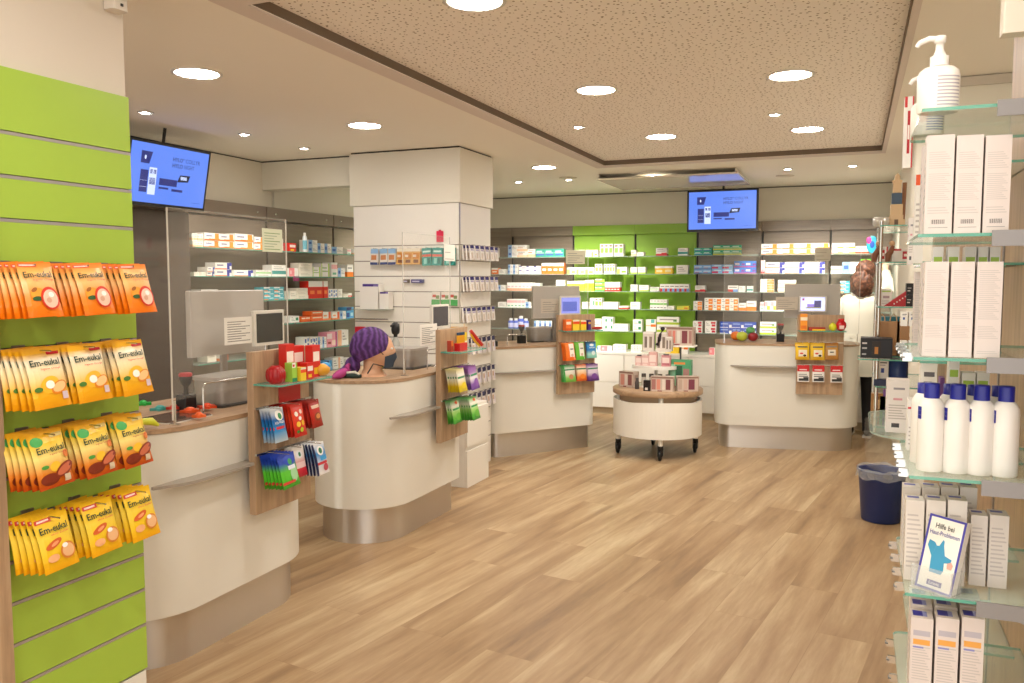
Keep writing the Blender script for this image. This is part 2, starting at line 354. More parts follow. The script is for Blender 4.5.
c1 = counter('white curved counter nearest the camera, beside the green slatwall', (-2.495,2.33), PI/2, 1.17, .64, (.3,.3,.3,.3), (.07,.62,.07,.765))
c2 = counter('white curved counter with the purple turban head on it, before the pillar', (-2.49,4.10), PI/2, 1.0, .64, (.32,.02,.02,.32), (.08,.62,.07,.765))
c3 = counter('white angled counter beyond the pillar, left of the round trolley', (-2.94,6.6), math.radians(51.3), 1.15, .64, (.15,.1,.1,.15), (.02,.66,.06,.755))
c4 = counter('white counter right of the round trolley with fruit on top', (-1.185,7.915), math.radians(10), 1.31, .64, (.15,.3,.3,.15), (.13,.74,.07,.775))
# ------------------------------------------------------------ green slatwall
t = thing('slatwall_display', 'tall green slatwall panel hung with candy bags, left of the counters', 'display panel', (-2.222, 1.572, 0), PI/2)
m = MB(); zt = 2.171; edges = [2.171, 1.991-.0+.0]+[1.991-.1215*k for k in range(1, 14)]+[.254]
for k in range(len(edges)-1):
    z1 = edges[k]-(.006 if k else 0); z0 = edges[k+1]+.006
    m.box((.0, -.022, z0), (.495, 0, z1), GREEN)
m.box((0, -.008, .254), (.495, 0, 2.17), DARK)
m.build('panel_board', t)
m = MB()
for k in range(14): m.box((.001, -.0215, 1.991-.1215*k-.0055), (.4955, -.0085, 1.991-.1215*k+.0035), mat('b4aeb0', .3, .5))
m.build('slat_rail', t)
MB().box((0, -.02, 0), (.49, 0, .252), WHITE).build('plinth', t)
MB().box((-.06, -.05, 0), (-.002, 0, 2.171), OAK).build('side_post', t)
SLAT = t
m = MB().box((-2.2215,.6,0),(-2.2,1.51,2.171), GREEN)
for k in range(14): m.box((-2.2,.6,1.991-.1215*k-.004),(-2.1995,1.51,1.991-.1215*k+.002), ALU)
tag(m.build('slatwall_display'), 'green slatwall panel cut off at the left edge, behind the oak post', 'display panel')
m = MB(); m.rbox((-.03,-.05,0),(.03,0,.09), mat('e0d6ca',.5), .012).mesh([(-.02,-.052,.03),(.02,-.052,.03),(.02,-.052,.07),(-.02,-.052,.07)],[(0,1,2,3)],mat('cfc4b6',.4))
m.box((-.004,-.054,.012),(.004,-.05,.02), BLACK)
tag(m.build('motion_sensor'), 'small beige motion sensor on the wall above the green slatwall', 'sensor'); o = bpy.data.objects['motion_sensor']; o.location = (-2.2218, 2.025, 2.432); o.rotation_euler = (0,0,PI/2)
# ------------------------------------------------------------ shelving on the back wall
SZ = [1.86, 1.652, 1.447, 1.238, .975]
BX = [-4.6, -4.06, -3.245, -2.462, -1.72, -.985, -.262, .37]
bayname = ['narrow taupe bay hidden by the pillar', 'taupe bay beside the pillar', 'left green bay', 'right green bay', 'taupe bay below the television', 'taupe bay right of the television', 'taupe bay behind the person']
GREENB = mat('93bf34', .4); BEDGE = mat('a8bcae', .2, 0, .7)
def shelf_bay(x0, x1, y, name, back, base=True, rz=0, loc=(0,0,0)):
    t = thing('shelving_bay', 'wall shelving: '+name+' with glass shelves', 'shelving', loc, rz, 'shelving bays')
    W = x1-x0
    MB().box((.012, .33, .74), (W-.012, .35, 2.245), back).build('back_panel', t)
    MB().box((.001, .29, 2.13), (W-.001, .33, 2.243), back).build('header_panel', t)
    m = MB(); m.box((.0, .305, .742), (.011, .329, 2.129), DARK)
    for k in range(44): m.box((.003, .3045, .77+.03*k), (.008, .3048, .785+.03*k), BLACK)
    m.build('slotted_upright', t)
    for z in SZ:
        s = MB().box((.008, .0, z-.008), (W-.008, .315, z), GLASS); s.box((.008, -.001, z-.008), (W-.008, 0, z), BEDGE); s.build('glass_shelf', t)
    return t
for i in range(7):
    tt = shelf_bay(BX[i], BX[i+1], 0, bayname[i], GREENB if i in (2, 3) else TAUPE, loc=(BX[i], 9.55, 0))
    tt = thing('base_cabinet', 'white base cabinet with drawers under the '+bayname[i], 'cabinet', (BX[i], 9.4, 0), 0, 'white base cabinets'); W = BX[i+1]-BX[i]
    MB().box((0, .03, 0), (W, .5, .08), mat('b9a98f', .6)).build('plinth', tt)
    MB().box((0.001, .02, .08), (W-.001, .5, .71), LAC).build('carcass', tt)
    MB().rbox((0, 0, .71), (W, .5, .738), LAC, .004).build('top', tt)
    for z0, z1 in ((.085, .38), (.386, .704)): MB().rbox((.004, 0, z0), (W-.004, .02, z1), LAC, .003).build('drawer_front', tt)
# ------------------------------------------------------------ shelving on the left wall
LZ = [1.83, 1.61, 1.41, 1.2, .94, .72]
def left_bay(y0, y1, name):
    t = thing('shelving_bay', 'left wall shelving: '+name, 'shelving', (-4.6, y0, 0), PI/2, 'shelving bays')
    W = y1-y0
    MB().box((.004, .27, .0), (W-.004, .3, 2.1), TAUPE).build('back_panel', t)
    MB().box((.002, .255, 2.115), (W-.002, .3, 2.23), mat('8f8173', .3)).build('header_panel', t)
    for k in (.12, W-.12):
        m = MB().lathe([(.012,0),(.012,.004),(.0001,.004)], CHROME, c=(k,0,0), seg=12)
        m.v = [(x, .255-z, 2.17+y) for x, y, z in m.v]; m.build('header_bolt', t)
    for z in LZ:
        s = MB().box((.01, -.03, z-.008), (W-.01, .27, z), GLASS); s.box((.01, -.031, z-.008), (W-.01, -.03, z), GEDGE); s.build('glass_shelf', t)
    MB().box((0, .262, 0), (.006, .27, 2.1), mat('5a4c3e',.5)).build('slotted_upright', t)
left_bay(4.86, 6.05, 'taupe bay behind the hygiene screen, before the beam'); left_bay(6.06, 7.08, 'taupe bay between beam and pillar'); left_bay(7.09, 8.1, 'taupe bay half hidden by the pillar')
t = thing('display_cabinet', 'tall taupe cabinet with smoked glass doors beside the left shelving', 'cabinet', (-4.6, 3.7, 0), PI/2)
m = MB().box((0,.04,0),(1.15,.325,2.1), mat('857666',.3)); m.build('carcass', t)
MB().box((0,.255,2.115),(1.15,.32,2.23), mat('8f8173', .3)).build('header_panel', t)
SMK = mat('6a5f54', .05, 0, .6)
for a, b in ((.005,.57),(.58,1.145)): MB().box((a,.0,.05),(b,.012,2.08), SMK).build('glass_door', t)
MB().tube([(.545,-.02,.8),(.545,-.02,1.3)], .008, CHROME).build('handle', t)
# ------------------------------------------------------------ right wall: wood shelving face
t = thing('wall_shelving', 'oak-backed shelving with glass shelves and grey brackets along the right edge', 'shelving', (.38, 0, 0), 0)
m = MB()
for ya, yb, zt_ in ((1.62,2.52,2.55),(2.526,3.7,1.86),(3.706,4.77,1.86)): m.box((-.018, ya, 0), (0, yb, zt_), OAK).box((.0005,ya,0),(.03,yb,zt_),LAC)
m.build('back_panel', t)
m = MB().box((-.024,1.625,0),(-.0185,1.65,2.5),ALU)
m.build('slotted_upright', t)
MB().box((-.022,2.515,0),(-.0185,2.53,1.86),ALU).build('slotted_upright', t)
MB().rbox((-.138,1.82,2.04),(-.03,1.86,2.5), mat('e8dccb',.5), .004).build('header_panel', t)
W_C = mat('8a8680',.4,.6)
NZ = [1.89, 1.664, 1.438, 1.215, .99, .765]
def gshelf(t, pl, z, th=.006, edge=None):
    s = MB().prism(pl, z-th, z, edge or GEDGE, GLASS, smooth=False, bot=False); s.face([(x,y,z-th) for x,y in pl][::-1], GLASS); s.build('glass_shelf', t)
def bracket(t, y, z):
    br = [(-.158,z+.004),(-.158,z-.024),(-.09,z-.024),(-.075,z-.03),(-.065,z-.05),(-.018,z-.06),(-.018,z+.03),(-.045,z+.03),(-.055,z+.012),(-.07,z+.004)]
    b = MB(); n = len(br); V = [(x,y-.006,q) for x,q in br]+[(x,y,q) for x,q in br]
    b.mesh(V, [(i,(i+1)%n,n+(i+1)%n,n+i) for i in range(n)], GREYP); b.face(V[:n], GREYP); b.face(V[n:][::-1], GREYP); b.build('bracket', t)
for k, z in enumerate(NZ):
    gshelf(t, rpoly([(-.276,1.7),(-.018,1.7),(-.018,2.08),(-.276,2.08)], [.002,.002,.002,.02], 5), z); bracket(t, 1.694, z)
    z2 = z-.045; gshelf(t, rpoly([(-.235,2.14),(-.018,2.14),(-.018,2.5),(-.235,2.5)], [.002,.002,.002,.05], 5), z2)
    for q in range(4):   # price clips on the free edge
        if k > 1:
            y = 1.74+.09*q; MB().box((-.292,y,z-.012),(-.276,y+.006,z+.004), CHROME).box((-.294,y-.002,z-.006),(-.288,y+.012,z-.003), W_C).build('price_clip', t)
gshelf(t, rpoly([(-.325,2.62),(-.018,2.62),(-.018,3.2),(-.325,3.2)], [.13,.002,.002,.1], 8), 1.122, edge=mat('c4d8cc', .15, 0, .5))
pl = rpoly([(-.335,2.58),(-.018,2.58),(-.018,3.2),(-.335,3.2)], [.15,.002,.002,.1], 10)
MB().prism(pl, 1.02, 1.1, PLEXI, PLEXI, bot=False).build('clear_tray', t)
FZ = [1.82, 1.66, 1.464, 1.246, 1.11, .93]
for z in FZ: gshelf(t, rpoly([(-.285,4.0),(-.018,4.0),(-.018,4.6),(-.285,4.6)], [.01,.002,.002,.01], 3), z)
for y in (4.02, 4.58): MB().tube([(-.279,y,.9),(-.279,y,1.84)], .008, CHROME, 10).build('shelf_post', t)
# ------------------------------------------------------------ pillar cladding
t = thing('slatwall_cladding', 'white slatwall cladding round the pillar with chrome prongs', 'display panel', (0,0,0))
m = MB(); zz = [2.19, 1.985]+[1.86-.125*k for k in range(14)]+[.11]
zz = [2.19]+[1.86-.125*k for k in range(14)]+[.0]
for k in range(len(zz)-1):
    m.box((PX0,PY0,zz[k+1]+.004),(PX1,PY0+.019,zz[k]-.004),LAC); m.box((PX1-.019,PY0+.019,zz[k+1]+.004),(PX1,PY1,zz[k]-.004),LAC)
m.build('panel_board', t)
m = MB(); SLR = mat('8e867a',.4)
for k in range(14): z = 1.86-.125*k; m.box((PX0,PY0+.004,z-.004),(PX1-.004,PY0+.008,z+.004),SLR); m.box((PX1-.008,PY0+.02,z-.004),(PX1-.004,PY1,z+.004),SLR)
m.build('slat_rail', t)
MB().box((PX1-.004,PY0-.004,0),(PX1+.004,PY0+.004,2.19),CHROME).build('corner_strip', t)
PIL = t
t = thing('drawer_cabinet', 'low white drawer cabinet against the pillar beside the second counter', 'cabinet', (-2.7, 5.62, 0), PI/2)
MB().box((0,0,0),(.4,.19,.62),LAC).build('carcass', t)
for z0, z1 in ((.0,.28),(.31,.6)): MB().rbox((.0,-.018,z0),(.395,-.001,z1),LAC,.003).build('drawer_front', t)
# ============================================================ printed packs
W_='f3efe8'
def tx(v0, v1, n, c='9a9490', u0=.12, u1=.82):
    """n printed text lines between v0 and v1"""
    st = (v1-v0)/n; return [(u0, v0+st*k+st*.3, u1-(.13*((k*7) % 3)), v0+st*k+st*.62, c) for k in range(n)]
ST = {  # style: (words, ground, front print, side ground)
 'whiteblue': ('white and blue', W_, [(0,.0,.45,1,'8fb6dd'),(.08,.35,.35,.7,'2f5fae')]+tx(.3,.8,3,'8f8f9a',.5,.95)),
 'whitepeach': ('white and peach', W_, [(.0,0,1,.35,'f4c9a0'),(.1,.5,.6,.62,'c07a50')]+tx(.7,.95,1)),
 'teal': ('teal green', '1fa58d', [(.1,.6,.7,.8,'bfe8da'),(.1,.2,.9,.42,'3f6fb4'),(0,.48,.9,.55,'d9f2ea')]),
 'whitepurple': ('white and violet', W_, [(.0,.75,.35,1,'4a4ca0'),(.4,.45,.9,.62,'8d86c2'),(0,0,1,.1,'c9c4e0')]),
 'orange': ('orange with white band', 'f07818', [(0,.72,1,1,W_),(.15,.3,.8,.5,'fff0dc')]),
 'peach': ('white and salmon striped', W_, [(0,0,1,.3,'f0a684'),(.2,.45,.8,.6,'d8b8c8')]),
 'pinkwhite': ('white and pink', W_, [(0,.55,1,.85,'f0b6b8'),(.2,.15,.8,.3,'7fc0a0')]),
 'whitegreen': ('white with green print', W_, [(0,.0,.3,.7,'a8d060'),(.45,.15,.9,.45,'8ec63f')]+tx(.6,.9,1)),
 'greentall': ('tall white and green', W_, [(.12,.28,.88,.68,'8cc152'),(.15,.78,.8,.92,'8a7060'),(.42,.0,.58,.28,'cfe6b0')]),
 'yellowgreen': ('yellow and green', 'd8dc32', [(0,.72,1,1,'f6eef0'),(0,0,.4,.3,'8cc152')]),
 'greenmulti': ('green striped', '9ccc4a', [(0,.0,1,.2,'1f8a58'),(0,.75,.7,1,'f3efe8'),(.1,.8,.5,.92,'d84040')]),
 'redwhite': ('red and white', W_, [(0,0,1,.42,'e0301e'),(.15,.15,.8,.25,'ffe0dc')]),
 'white': ('plain white', W_, tx(.2,.85,3)),
 'lowred': ('flat white and red', W_, [(0,0,1,.45,'e04028'),(.4,.5,1,.6,'b8d080')]),
 'pink': ('pink and white', W_, [(.0,0,.6,1,'f08f94'),(.1,.3,.3,.7,'f8c8c8')]),
 'whitered': ('white with red corner', W_, [(0,0,1,.25,'d82030'),(.5,.25,1,.38,'d82030')]+tx(.5,.9,2)),
 'whiteteal': ('white with teal band', W_, [(0,.2,1,.5,'3a9c94')]+tx(.6,.92,2)),
 'greenbot': ('white with lime foot', W_, [(0,0,1,.2,'b4d84a')]+tx(.35,.9,2,'d0a8b8')),
 'whiteyellow': ('white and yellow', W_, [(0,0,1,.72,'f2c02c'),(.15,.2,.85,.5,'fbe8b0')]),
 'multi': ('colour-footed white', W_, [(0,0,.5,.4,'c83030'),(.5,0,1,.4,'7aa4dc'),(.1,.6,.9,.75,'a0a098')]),
 'greenband': ('white with green band', W_, [(0,.45,1,.65,'8cc870')]+tx(.75,.95,1)+tx(.05,.35,1)),
 'yellow': ('flat yellow', 'e8d444', [(0,.5,.5,1,'d0dc58'),(.6,.2,.9,.6,'e08a30')]),
 'greendot': ('white with green leaf mark', W_, [(.6,.3,.9,.75,'2f8a5a')]+tx(.2,.9,3,u1=.55)),
 'orangeband': ('white, teal and orange', W_, [(.5,.4,1,.6,'f07818'),(.5,.7,.85,1,'6ac0b8'),(.0,.45,.5,.55,'f8c8a0')]),
 'greenstripe': ('white and lime striped', W_, [(0,.0,1,.3,'b4cc3a'),(.75,.4,.9,.7,'6aa050')]+tx(.45,.9,1)),
 'yelloworange': ('yellow and orange', 'f2cc30', [(0,.6,1,.85,'e8501c'),(.0,.85,1,1,'e8e2c8')]),
 'tealyellow': ('teal and yellow striped', '3fb48c', [(0,0,1,.28,'dcd84a'),(.1,.6,.8,.8,'c8ecd8'),(0,.4,1,.48,'e8f0b0')]),
 'blue': ('pale blue', '7fb0e4', [(.1,.5,.9,.65,'e4f0fa'),(.0,0,1,.14,'2f4c9c'),(.1,.25,.6,.36,'c84a60')]),
 'bluered': ('pale blue and crimson', '8fbce8', [(0,.1,.6,.5,'c82858'),(.2,.65,.9,.8,'e8f2fa')]),
 'bluepurple': ('bright blue and violet', '3f86e0', [(0,0,1,.16,'c03c98'),(.1,.35,.5,.7,'f0e4f4'),(.7,.3,1,.6,'8a4cb0')]),
 'whiteorange': ('white with orange end', W_, [(.5,0,1,.82,'f68a24'),(.6,.3,.9,.5,'fbd8a8')]+tx(.3,.9,2,u1=.45)),
 'orangebottom': ('white and orange-footed', W_, [(0,0,1,.4,'f68420')]+tx(.55,.9,1)),
 'redcorner': ('white with red swirl', W_, [(.62,.1,.95,.45,'c82038'),(.55,.55,.95,.85,'c82038')]+tx(.2,.9,3,u1=.45)),
 'navy': ('navy blue', '2c4eb0', [(.78,0,1,.5,'f0f0f4'),(.08,.55,.7,.75,'8fa8e0'),(0,.0,.7,.1,'e8e8f4')]),
 'orangeswoosh': ('white orange-swoosh', W_, [(0,0,.3,.16,'ee6a1c'),(.3,0,1,.24,'f07a20'),(.68,.0,.94,.95,'f09030'),(.12,.5,.5,.68,'7a7a9a')]),
 'yellowswoosh': ('white yellow-swoosh', W_, [(.5,0,1,.3,'e4c83c'),(.25,.0,.6,.2,'b8cc4a'),(.0,.0,.25,.16,'e04848'),(.12,.5,.5,.68,'8a8aa0')]),
 'redsmall': ('narrow white and red', W_, [(0,0,1,.25,'e06038'),(.2,.55,.8,.7,'e08080')]),
 'redtall': ('tall white and crimson', W_, [(0,0,.2,1,'c83848'),(.2,0,1,.14,'d04030'),(.5,.1,.8,.3,'4a3c90')]),
 'navyswoosh': ('white with navy swoosh', W_, [(0,0,.8,.14,'e8682c'),(.72,.0,.88,.95,'38409a'),(.88,.5,1,1,'38409a'),(.12,.5,.5,.7,'7a7a9a')]),
 'greenbox': ('bright green topped', W_, [(0,.5,1,1,'6cc030')]),
 'cyan': ('cyan striped', '3cb0c0', [(0,.7,.6,1,'f3efe8'),(0,.0,.4,.22,'f08a30'),(.5,.3,.9,.5,'c8ecf0')]),
 'pinkyellow': ('pink and yellow', W_, [(0,.5,.5,.9,'f0a8b0'),(.4,.1,.9,.5,'f4cc50')]),
 'cream': ('cream', 'ece4d4', tx(.3,.8,2,'c0b8a8')),
 'lime': ('white with lime edge', W_, [(.85,0,1,1,'b8d850'),(0,0,.1,1,'c8e070')]+tx(.3,.8,2,'9ab870')),
 'redblock': ('red with white cap', 'd82a1a', [(0,.66,1,1,W_),(.2,.25,.8,.45,'f0803c')]),
 'bluepattern': ('white with blue squares', W_, [(.1,.55,.4,.85,'3a5ea8'),(.6,.2,.9,.5,'3a5ea8'),(.1,.1,.4,.35,'7aa0d8'),(.6,.65,.9,.9,'7aa0d8')]),
 'orangejar': ('orange', 'f0702a', [(.1,.55,.9,.8,'fbe4cc'),(0,0,1,.2,'d85010')]),
 'orangewhite': ('orange and white', W_, [(.7,0,1,1,'e8602a'),(0,0,1,.2,'f08a50'),(.1,.45,.5,.65,'f0a878')]),
 'bluebox': ('sky blue', '5aa8dc', [(0,.7,.7,1,'1c2c70'),(.0,.1,.4,.5,'2c4c98'),(.55,.2,.9,.5,'c0e4f4')]),
 'pinkpic': ('pink with swirls', 'f0a0b0', [(0,.55,.5,.9,'f8e0e0'),(.5,.1,.9,.45,'f8d8c8'),(.85,0,1,1,'b83a7a'),(.1,.2,.4,.35,'a0402c')]),
 'peachwhite': ('tall white and peach', W_, [(0,0,.35,1,'f0b890')]+tx(.3,.9,3,u0=.45)),
 'redpack': ('red', 'd42a20', [(.1,.5,.9,.8,'f8e8e0'),(.2,.1,.7,.3,'f0c020')]),
}
_PK = {}
def pack_mesh(style, w, h, d):
    k = (style, round(w, 3), round(h, 3), round(d, 2))
    if k not in _PK:
        wd, base, fr = ST[style][:3]
        side = [(0, 0, 1, z[3], z[4]) for z in fr if z[0] == 0 and z[2] == 1 and z[1] == 0]
        _PK[k] = MB().carton(w-.0012, d, h-.0008, base, fr, side).data('medicine_box')
    return _PK[k]
ORD = 'first second third fourth fifth sixth seventh eighth ninth tenth eleventh twelfth'.split()
_cnt = {}
def ordn(key):
    _cnt[key] = _cnt.get(key, 0)+1; return ORD[min(11, _cnt[key]-1)]
SH = ['top', 'second', 'third', 'fourth', 'lowest']
def box_run(bay, shelf, wall, pts, zs, style, n, rows, dep=.09):
    """n by rows identical packs between two surveyed points on a shelf"""
    a, b, top = pts; wd = ST[style][0]
    rows = max(1, rows); h = (top-zs)/rows
    for i in range(n):
        for r in range(rows):
            q = a+(b-a)*((i+.5)/n); w = (b-a).length/n
            lay = '' if rows == 1 else (', upper layer' if r == rows-1 else (', bottom layer' if r == 0 else ', layer %d from below' % (r+1)))
            lab = '%s %s box, %s, %s%s' % (ordn((bay, shelf, wd, r, rows > 1)), wd, shelf, bay, lay)
            j = random.uniform(-.004, .004)
            loc = (q.x, q.y+j, zs+.0005+h*r) if wall == 'back' else (q.x+j, q.y, zs+.0005+h*r)
            place(pack_mesh(style, w, h, dep), 'medicine_box', lab, 'medicine box', loc, (0, 0, 0 if wall == 'back' else PI/2), '%s boxes, %s, %s' % (wd, shelf, bay))
BN = {1: 'taupe bay by pillar', 2: 'left green bay', 3: 'right green bay', 4: 'bay under television', 5: 'bay right of television', 6: 'rightmost back bay'}
BACK = [  # bay, shelf, x0, x1, n, rows, top, style      (shelf 5 = cabinet top)
 (1,0,508,517,1,2,245,'whiteblue'),(1,0,517,527,1,2,245,'whitepeach'),(1,0,527.5,535,1,1,249,'whitepeach'),(1,0,535.5,564,3,1,249,'teal'),
 (1,1,508,518,2,2,264.5,'whiteblue'),(1,1,519,541,3,2,266,'whitepurple'),(1,1,541.5,564,4,1,263,'orange'),
 (1,2,507,533,7,1,282.5,'peach'),(1,2,533.5,540,1,1,283,'white'),(1,2,556,565,2,1,280,'whiteteal'),
 (1,3,507,525,5,1,299,'pinkwhite'),(1,3,525.5,533,1,1,302,'whiteblue'),(1,3,534,560,3,1,301,'white'),(1,4,534,554,4,1,321,'whiteblue'),
 (1,0,491,497,1,1,248,'white'),(1,1,491.5,498,1,1,268,'orange'),(1,1,498.5,505,1,1,269,'white'),(1,2,497,505,1,1,285,'whiteblue'),(1,3,498,506,1,1,302,'white'),
 (2,0,586,591,1,1,250,'white'),(2,0,591.5,598,1,1,250,'whitegreen'),(2,0,600,613,3,1,244,'greentall'),(2,0,614,623.5,2,1,244,'greentall'),(2,0,569,585,2,1,250,'white'),
 (2,1,567,594,3,1,267.5,'whitegreen'),(2,1,595,602,2,1,264,'greentall'),(2,1,604,615,4,1,264,'greentall'),(2,1,617,627,1,1,267,'whitegreen'),
 (2,2,567,584.5,1,1,281,'yellowgreen'),(2,2,585,594,2,1,280,'yellowgreen'),(2,2,595,604.5,1,3,279,'greenmulti'),(2,2,605,620,5,1,282,'redwhite'),
 (2,3,582,588,1,1,302,'pinkwhite'),(2,3,590,594.5,1,1,298,'greendot'),(2,3,595,602,2,1,298,'greentall'),(2,3,603,618,3,1,302,'white'),(2,3,619,628,1,1,306,'lowred'),
 (2,4,594,601.5,1,1,319,'white'),(2,4,602,613,2,2,317,'greendot'),(2,4,613.5,628,2,1,324,'white'),
 (2,5,597,600.5,1,1,346,'whiteblue'),(2,5,601,612,1,1,346,'pink'),(2,5,613,626,3,1,344.5,'white'),
 (3,0,631,636,1,1,250,'whitepeach'),(3,0,636.5,644,1,1,252,'white'),(3,0,656,667,1,1,248,'whitered'),(3,0,678,688,1,1,248,'whiteteal'),
 (3,1,630.5,637,1,1,267,'greenbot'),(3,1,638,645.5,1,1,267,'greenbot'),(3,1,655,672.5,2,1,266,'whiteyellow'),(3,1,676.5,688,1,1,265,'white'),
 (3,2,630.5,637.5,1,1,284.5,'white'),(3,2,639,648.5,1,1,285,'greenbot'),(3,2,650,659,1,1,287,'greenband'),(3,2,660,689,6,1,284,'multi'),
 (3,3,630.5,640,1,1,302,'white'),(3,3,650,667,5,1,299.5,'greenband'),(3,3,667.5,674,1,1,306,'white'),(3,3,677,689,1,1,306,'yellow'),
 (3,4,633,642,1,2,319.5,'greendot'),(3,4,646,656,1,1,319.5,'orangeband'),(3,4,657,679,1,2,317,'greenstripe'),
 (3,5,631,642,4,1,345,'white'),(3,5,665,679,1,1,343,'yelloworange'),(3,5,680,688,1,1,343,'orangeband'),
 (4,0,692,712,2,2,248,'teal'),(4,0,713,741,3,2,245,'tealyellow'),
 (4,1,692,711.5,2,2,265,'blue'),(4,1,712,733,2,2,264.5,'bluered'),(4,1,734,756,2,2,261,'bluepurple'),
 (4,2,695,705,1,1,285.5,'whitered'),(4,2,728,738,1,1,285.5,'multi'),(4,2,738.5,745,1,1,286,'white'),(4,2,747,753,1,1,286,'whiteteal'),
 (4,3,693,702,1,2,301,'whiteorange'),(4,3,704.5,738,4,2,298,'whiteorange'),(4,3,738.5,746,1,1,303,'orangebottom'),(4,3,746.5,756,1,1,301,'orangebottom'),
 (4,4,693,702,1,2,321,'redcorner'),(4,4,705,716,1,2,321,'redcorner'),(4,4,720,756,3,2,322,'navy'),(4,5,709,718,1,1,348,'pink'),
 (5,0,760,830,4,2,243.5,'orangeswoosh'),(5,1,759,765,2,1,260,'redtall'),(5,1,765.5,825,3,2,262,'navyswoosh'),
 (5,2,760,774,1,5,279,'whiteorange'),(5,2,778,796,1,3,280,'whitepeach'),(5,3,759,764,1,1,302,'pinkwhite'),(5,3,764.5,790,4,1,301,'pinkyellow'),(5,4,760,776,1,2,322,'greenstripe'),
 (6,0,832,855,2,2,243,'yellowswoosh'),(6,0,855.5,869,5,1,246,'redsmall'),(6,1,831,842,1,1,266,'greenband'),(6,1,842.5,860,1,1,262,'whiteblue'),(6,1,860.5,871,1,1,259,'greenbox'),
 (6,2,840,850,1,3,281,'cyan'),(6,3,832,840,2,1,302,'white'),
]
for bay, sh, x0, x1, n, rows, top, style in BACK:
    Y = 9.6 if sh < 5 else 9.5
    pt = atY((x0+x1)/2, top, Y); zs = SZ[sh] if sh < 5 else .738
    xa = atY(x0, top, Y).x; xb = atY(x1, top, Y).x
    for B in range(1, 7):                      # keep packs off the uprights
        if xa < BX[B]+.012 < xb and (xa+xb)/2 > BX[B]: xa = BX[B]+.014
        if xa < BX[B+1] < xb+.002 and (xa+xb)/2 < BX[B+1]: xb = BX[B+1]-.003
    hh = max(.02, pt.z-zs)
    if sh < 5: hh = min(hh, (SZ[sh-1] if sh else 2.13)-zs-.012)
    box_run(BN[bay], ('%s shelf' % SH[sh]) if sh < 5 else 'cabinet top', 'back', (Vector((xa,Y,0)), Vector((xb,Y,0)), zs+hh), zs, style, n, rows)
LB = {1: 'left wall behind screen', 2: 'left wall before pillar'}
LEFT = [ # bay, shelf, x0, x1, n, rows, top, style
 (1,0,192,203,4,2,233.5,'whitepeach'),(1,0,204,234,2,2,233.5,'orangeswoosh'),(1,0,234.5,253,1,2,234,'orangeswoosh'),(1,0,254,263,1,2,237,'orangeswoosh'),(1,0,264,283,2,1,238,'cream'),
 (1,1,194,206,4,1,272,'cream'),(1,1,207,214.5,1,2,267,'navyswoosh'),(1,1,215,231.5,1,2,262.5,'navyswoosh'),(1,1,234,253,1,1,270,'navyswoosh'),(1,1,256,271,1,1,270,'greenband'),(1,1,272,286,1,1,265,'whiteteal'),
 (1,2,201,218,1,1,289.5,'whiteorange'),(1,2,264,284,2,3,287,'cyan'),(1,4,207,216,1,1,349,'cream'),(1,4,219,228,1,1,348,'orangewhite'),
 (2,0,289,296,1,1,243,'redpack'),(2,0,308,317,1,2,240,'whiteblue'),(2,0,317.5,331,2,1,243.5,'whiteblue'),(2,0,331.5,343,1,1,247,'whiteblue'),(2,0,347,351,1,1,249,'pinkwhite'),(2,0,352,357,1,1,249,'whitepeach'),
 (2,1,289,298,1,1,268,'pink'),(2,1,299,312,1,3,263,'cream'),(2,1,312.5,320,1,1,267,'lime'),(2,1,321,329,1,1,263.5,'lime'),(2,1,331,337,1,1,262.5,'pinkwhite'),(2,1,338,345,1,1,268,'whiteblue'),(2,1,347,356,1,1,264.5,'orangebottom'),
 (2,2,289,296,1,1,291,'cream'),(2,2,297,308,1,3,288,'cream'),(2,2,308.5,323,2,1,281,'redblock'),(2,2,323.5,328,1,1,281,'redblock'),(2,2,329,337,2,1,289,'bluepattern'),(2,2,338,342,1,1,289,'white'),(2,2,343,348,1,1,294,'cream'),(2,2,348.5,352,1,1,293,'redwhite'),
 (2,3,289,299,1,1,316,'greendot'),(2,3,301,310.5,2,1,316.5,'orangejar'),(2,3,311,322.5,1,2,311,'orangejar'),(2,3,323,331,1,1,312,'orangewhite'),(2,3,332,339,1,1,312,'orangewhite'),(2,3,340,346,1,1,311,'whiteblue'),(2,3,346.5,357,1,1,307,'bluebox'),
 (2,4,304,309,1,1,337,'bluepattern'),(2,4,310,317.5,2,1,337,'bluepattern'),(2,4,318,326.5,2,1,337,'whiteblue'),(2,4,327,337,1,1,332,'pinkpic'),(2,4,338,348.5,1,1,330,'peachwhite'),
 (2,5,322,332,1,1,361,'bluebox'),(2,5,333,338,1,1,358,'white'),(2,5,338.5,344,1,1,357,'peachwhite'),(2,5,346,356,1,1,358,'white'),
]
for bay, sh, x0, x1, n, rows, top, style in LEFT:
    X = -4.63; a = atX(x0, top, X); b = atX(x1, top, X); zs = LZ[sh]; tp = atX((x0+x1)/2, top, X).z
    ya, yb = a.y, b.y
    for yq in (6.055, 7.085):
        if ya < yq < yb: ya, yb = (ya, yq-.008) if (ya+yb)/2 < yq else (yq+.008, yb)
    hh = min(max(.025, tp-zs), (LZ[sh-1] if sh else 2.1)-zs-.012)
    box_run(LB[bay], '%s shelf' % (SH+['sixth'])[sh if sh != 4 else 4].replace('lowest', 'fifth'), 'left', (Vector((X,ya,0)), Vector((X,yb,0)), zs+hh), zs, style, n, rows, .1)
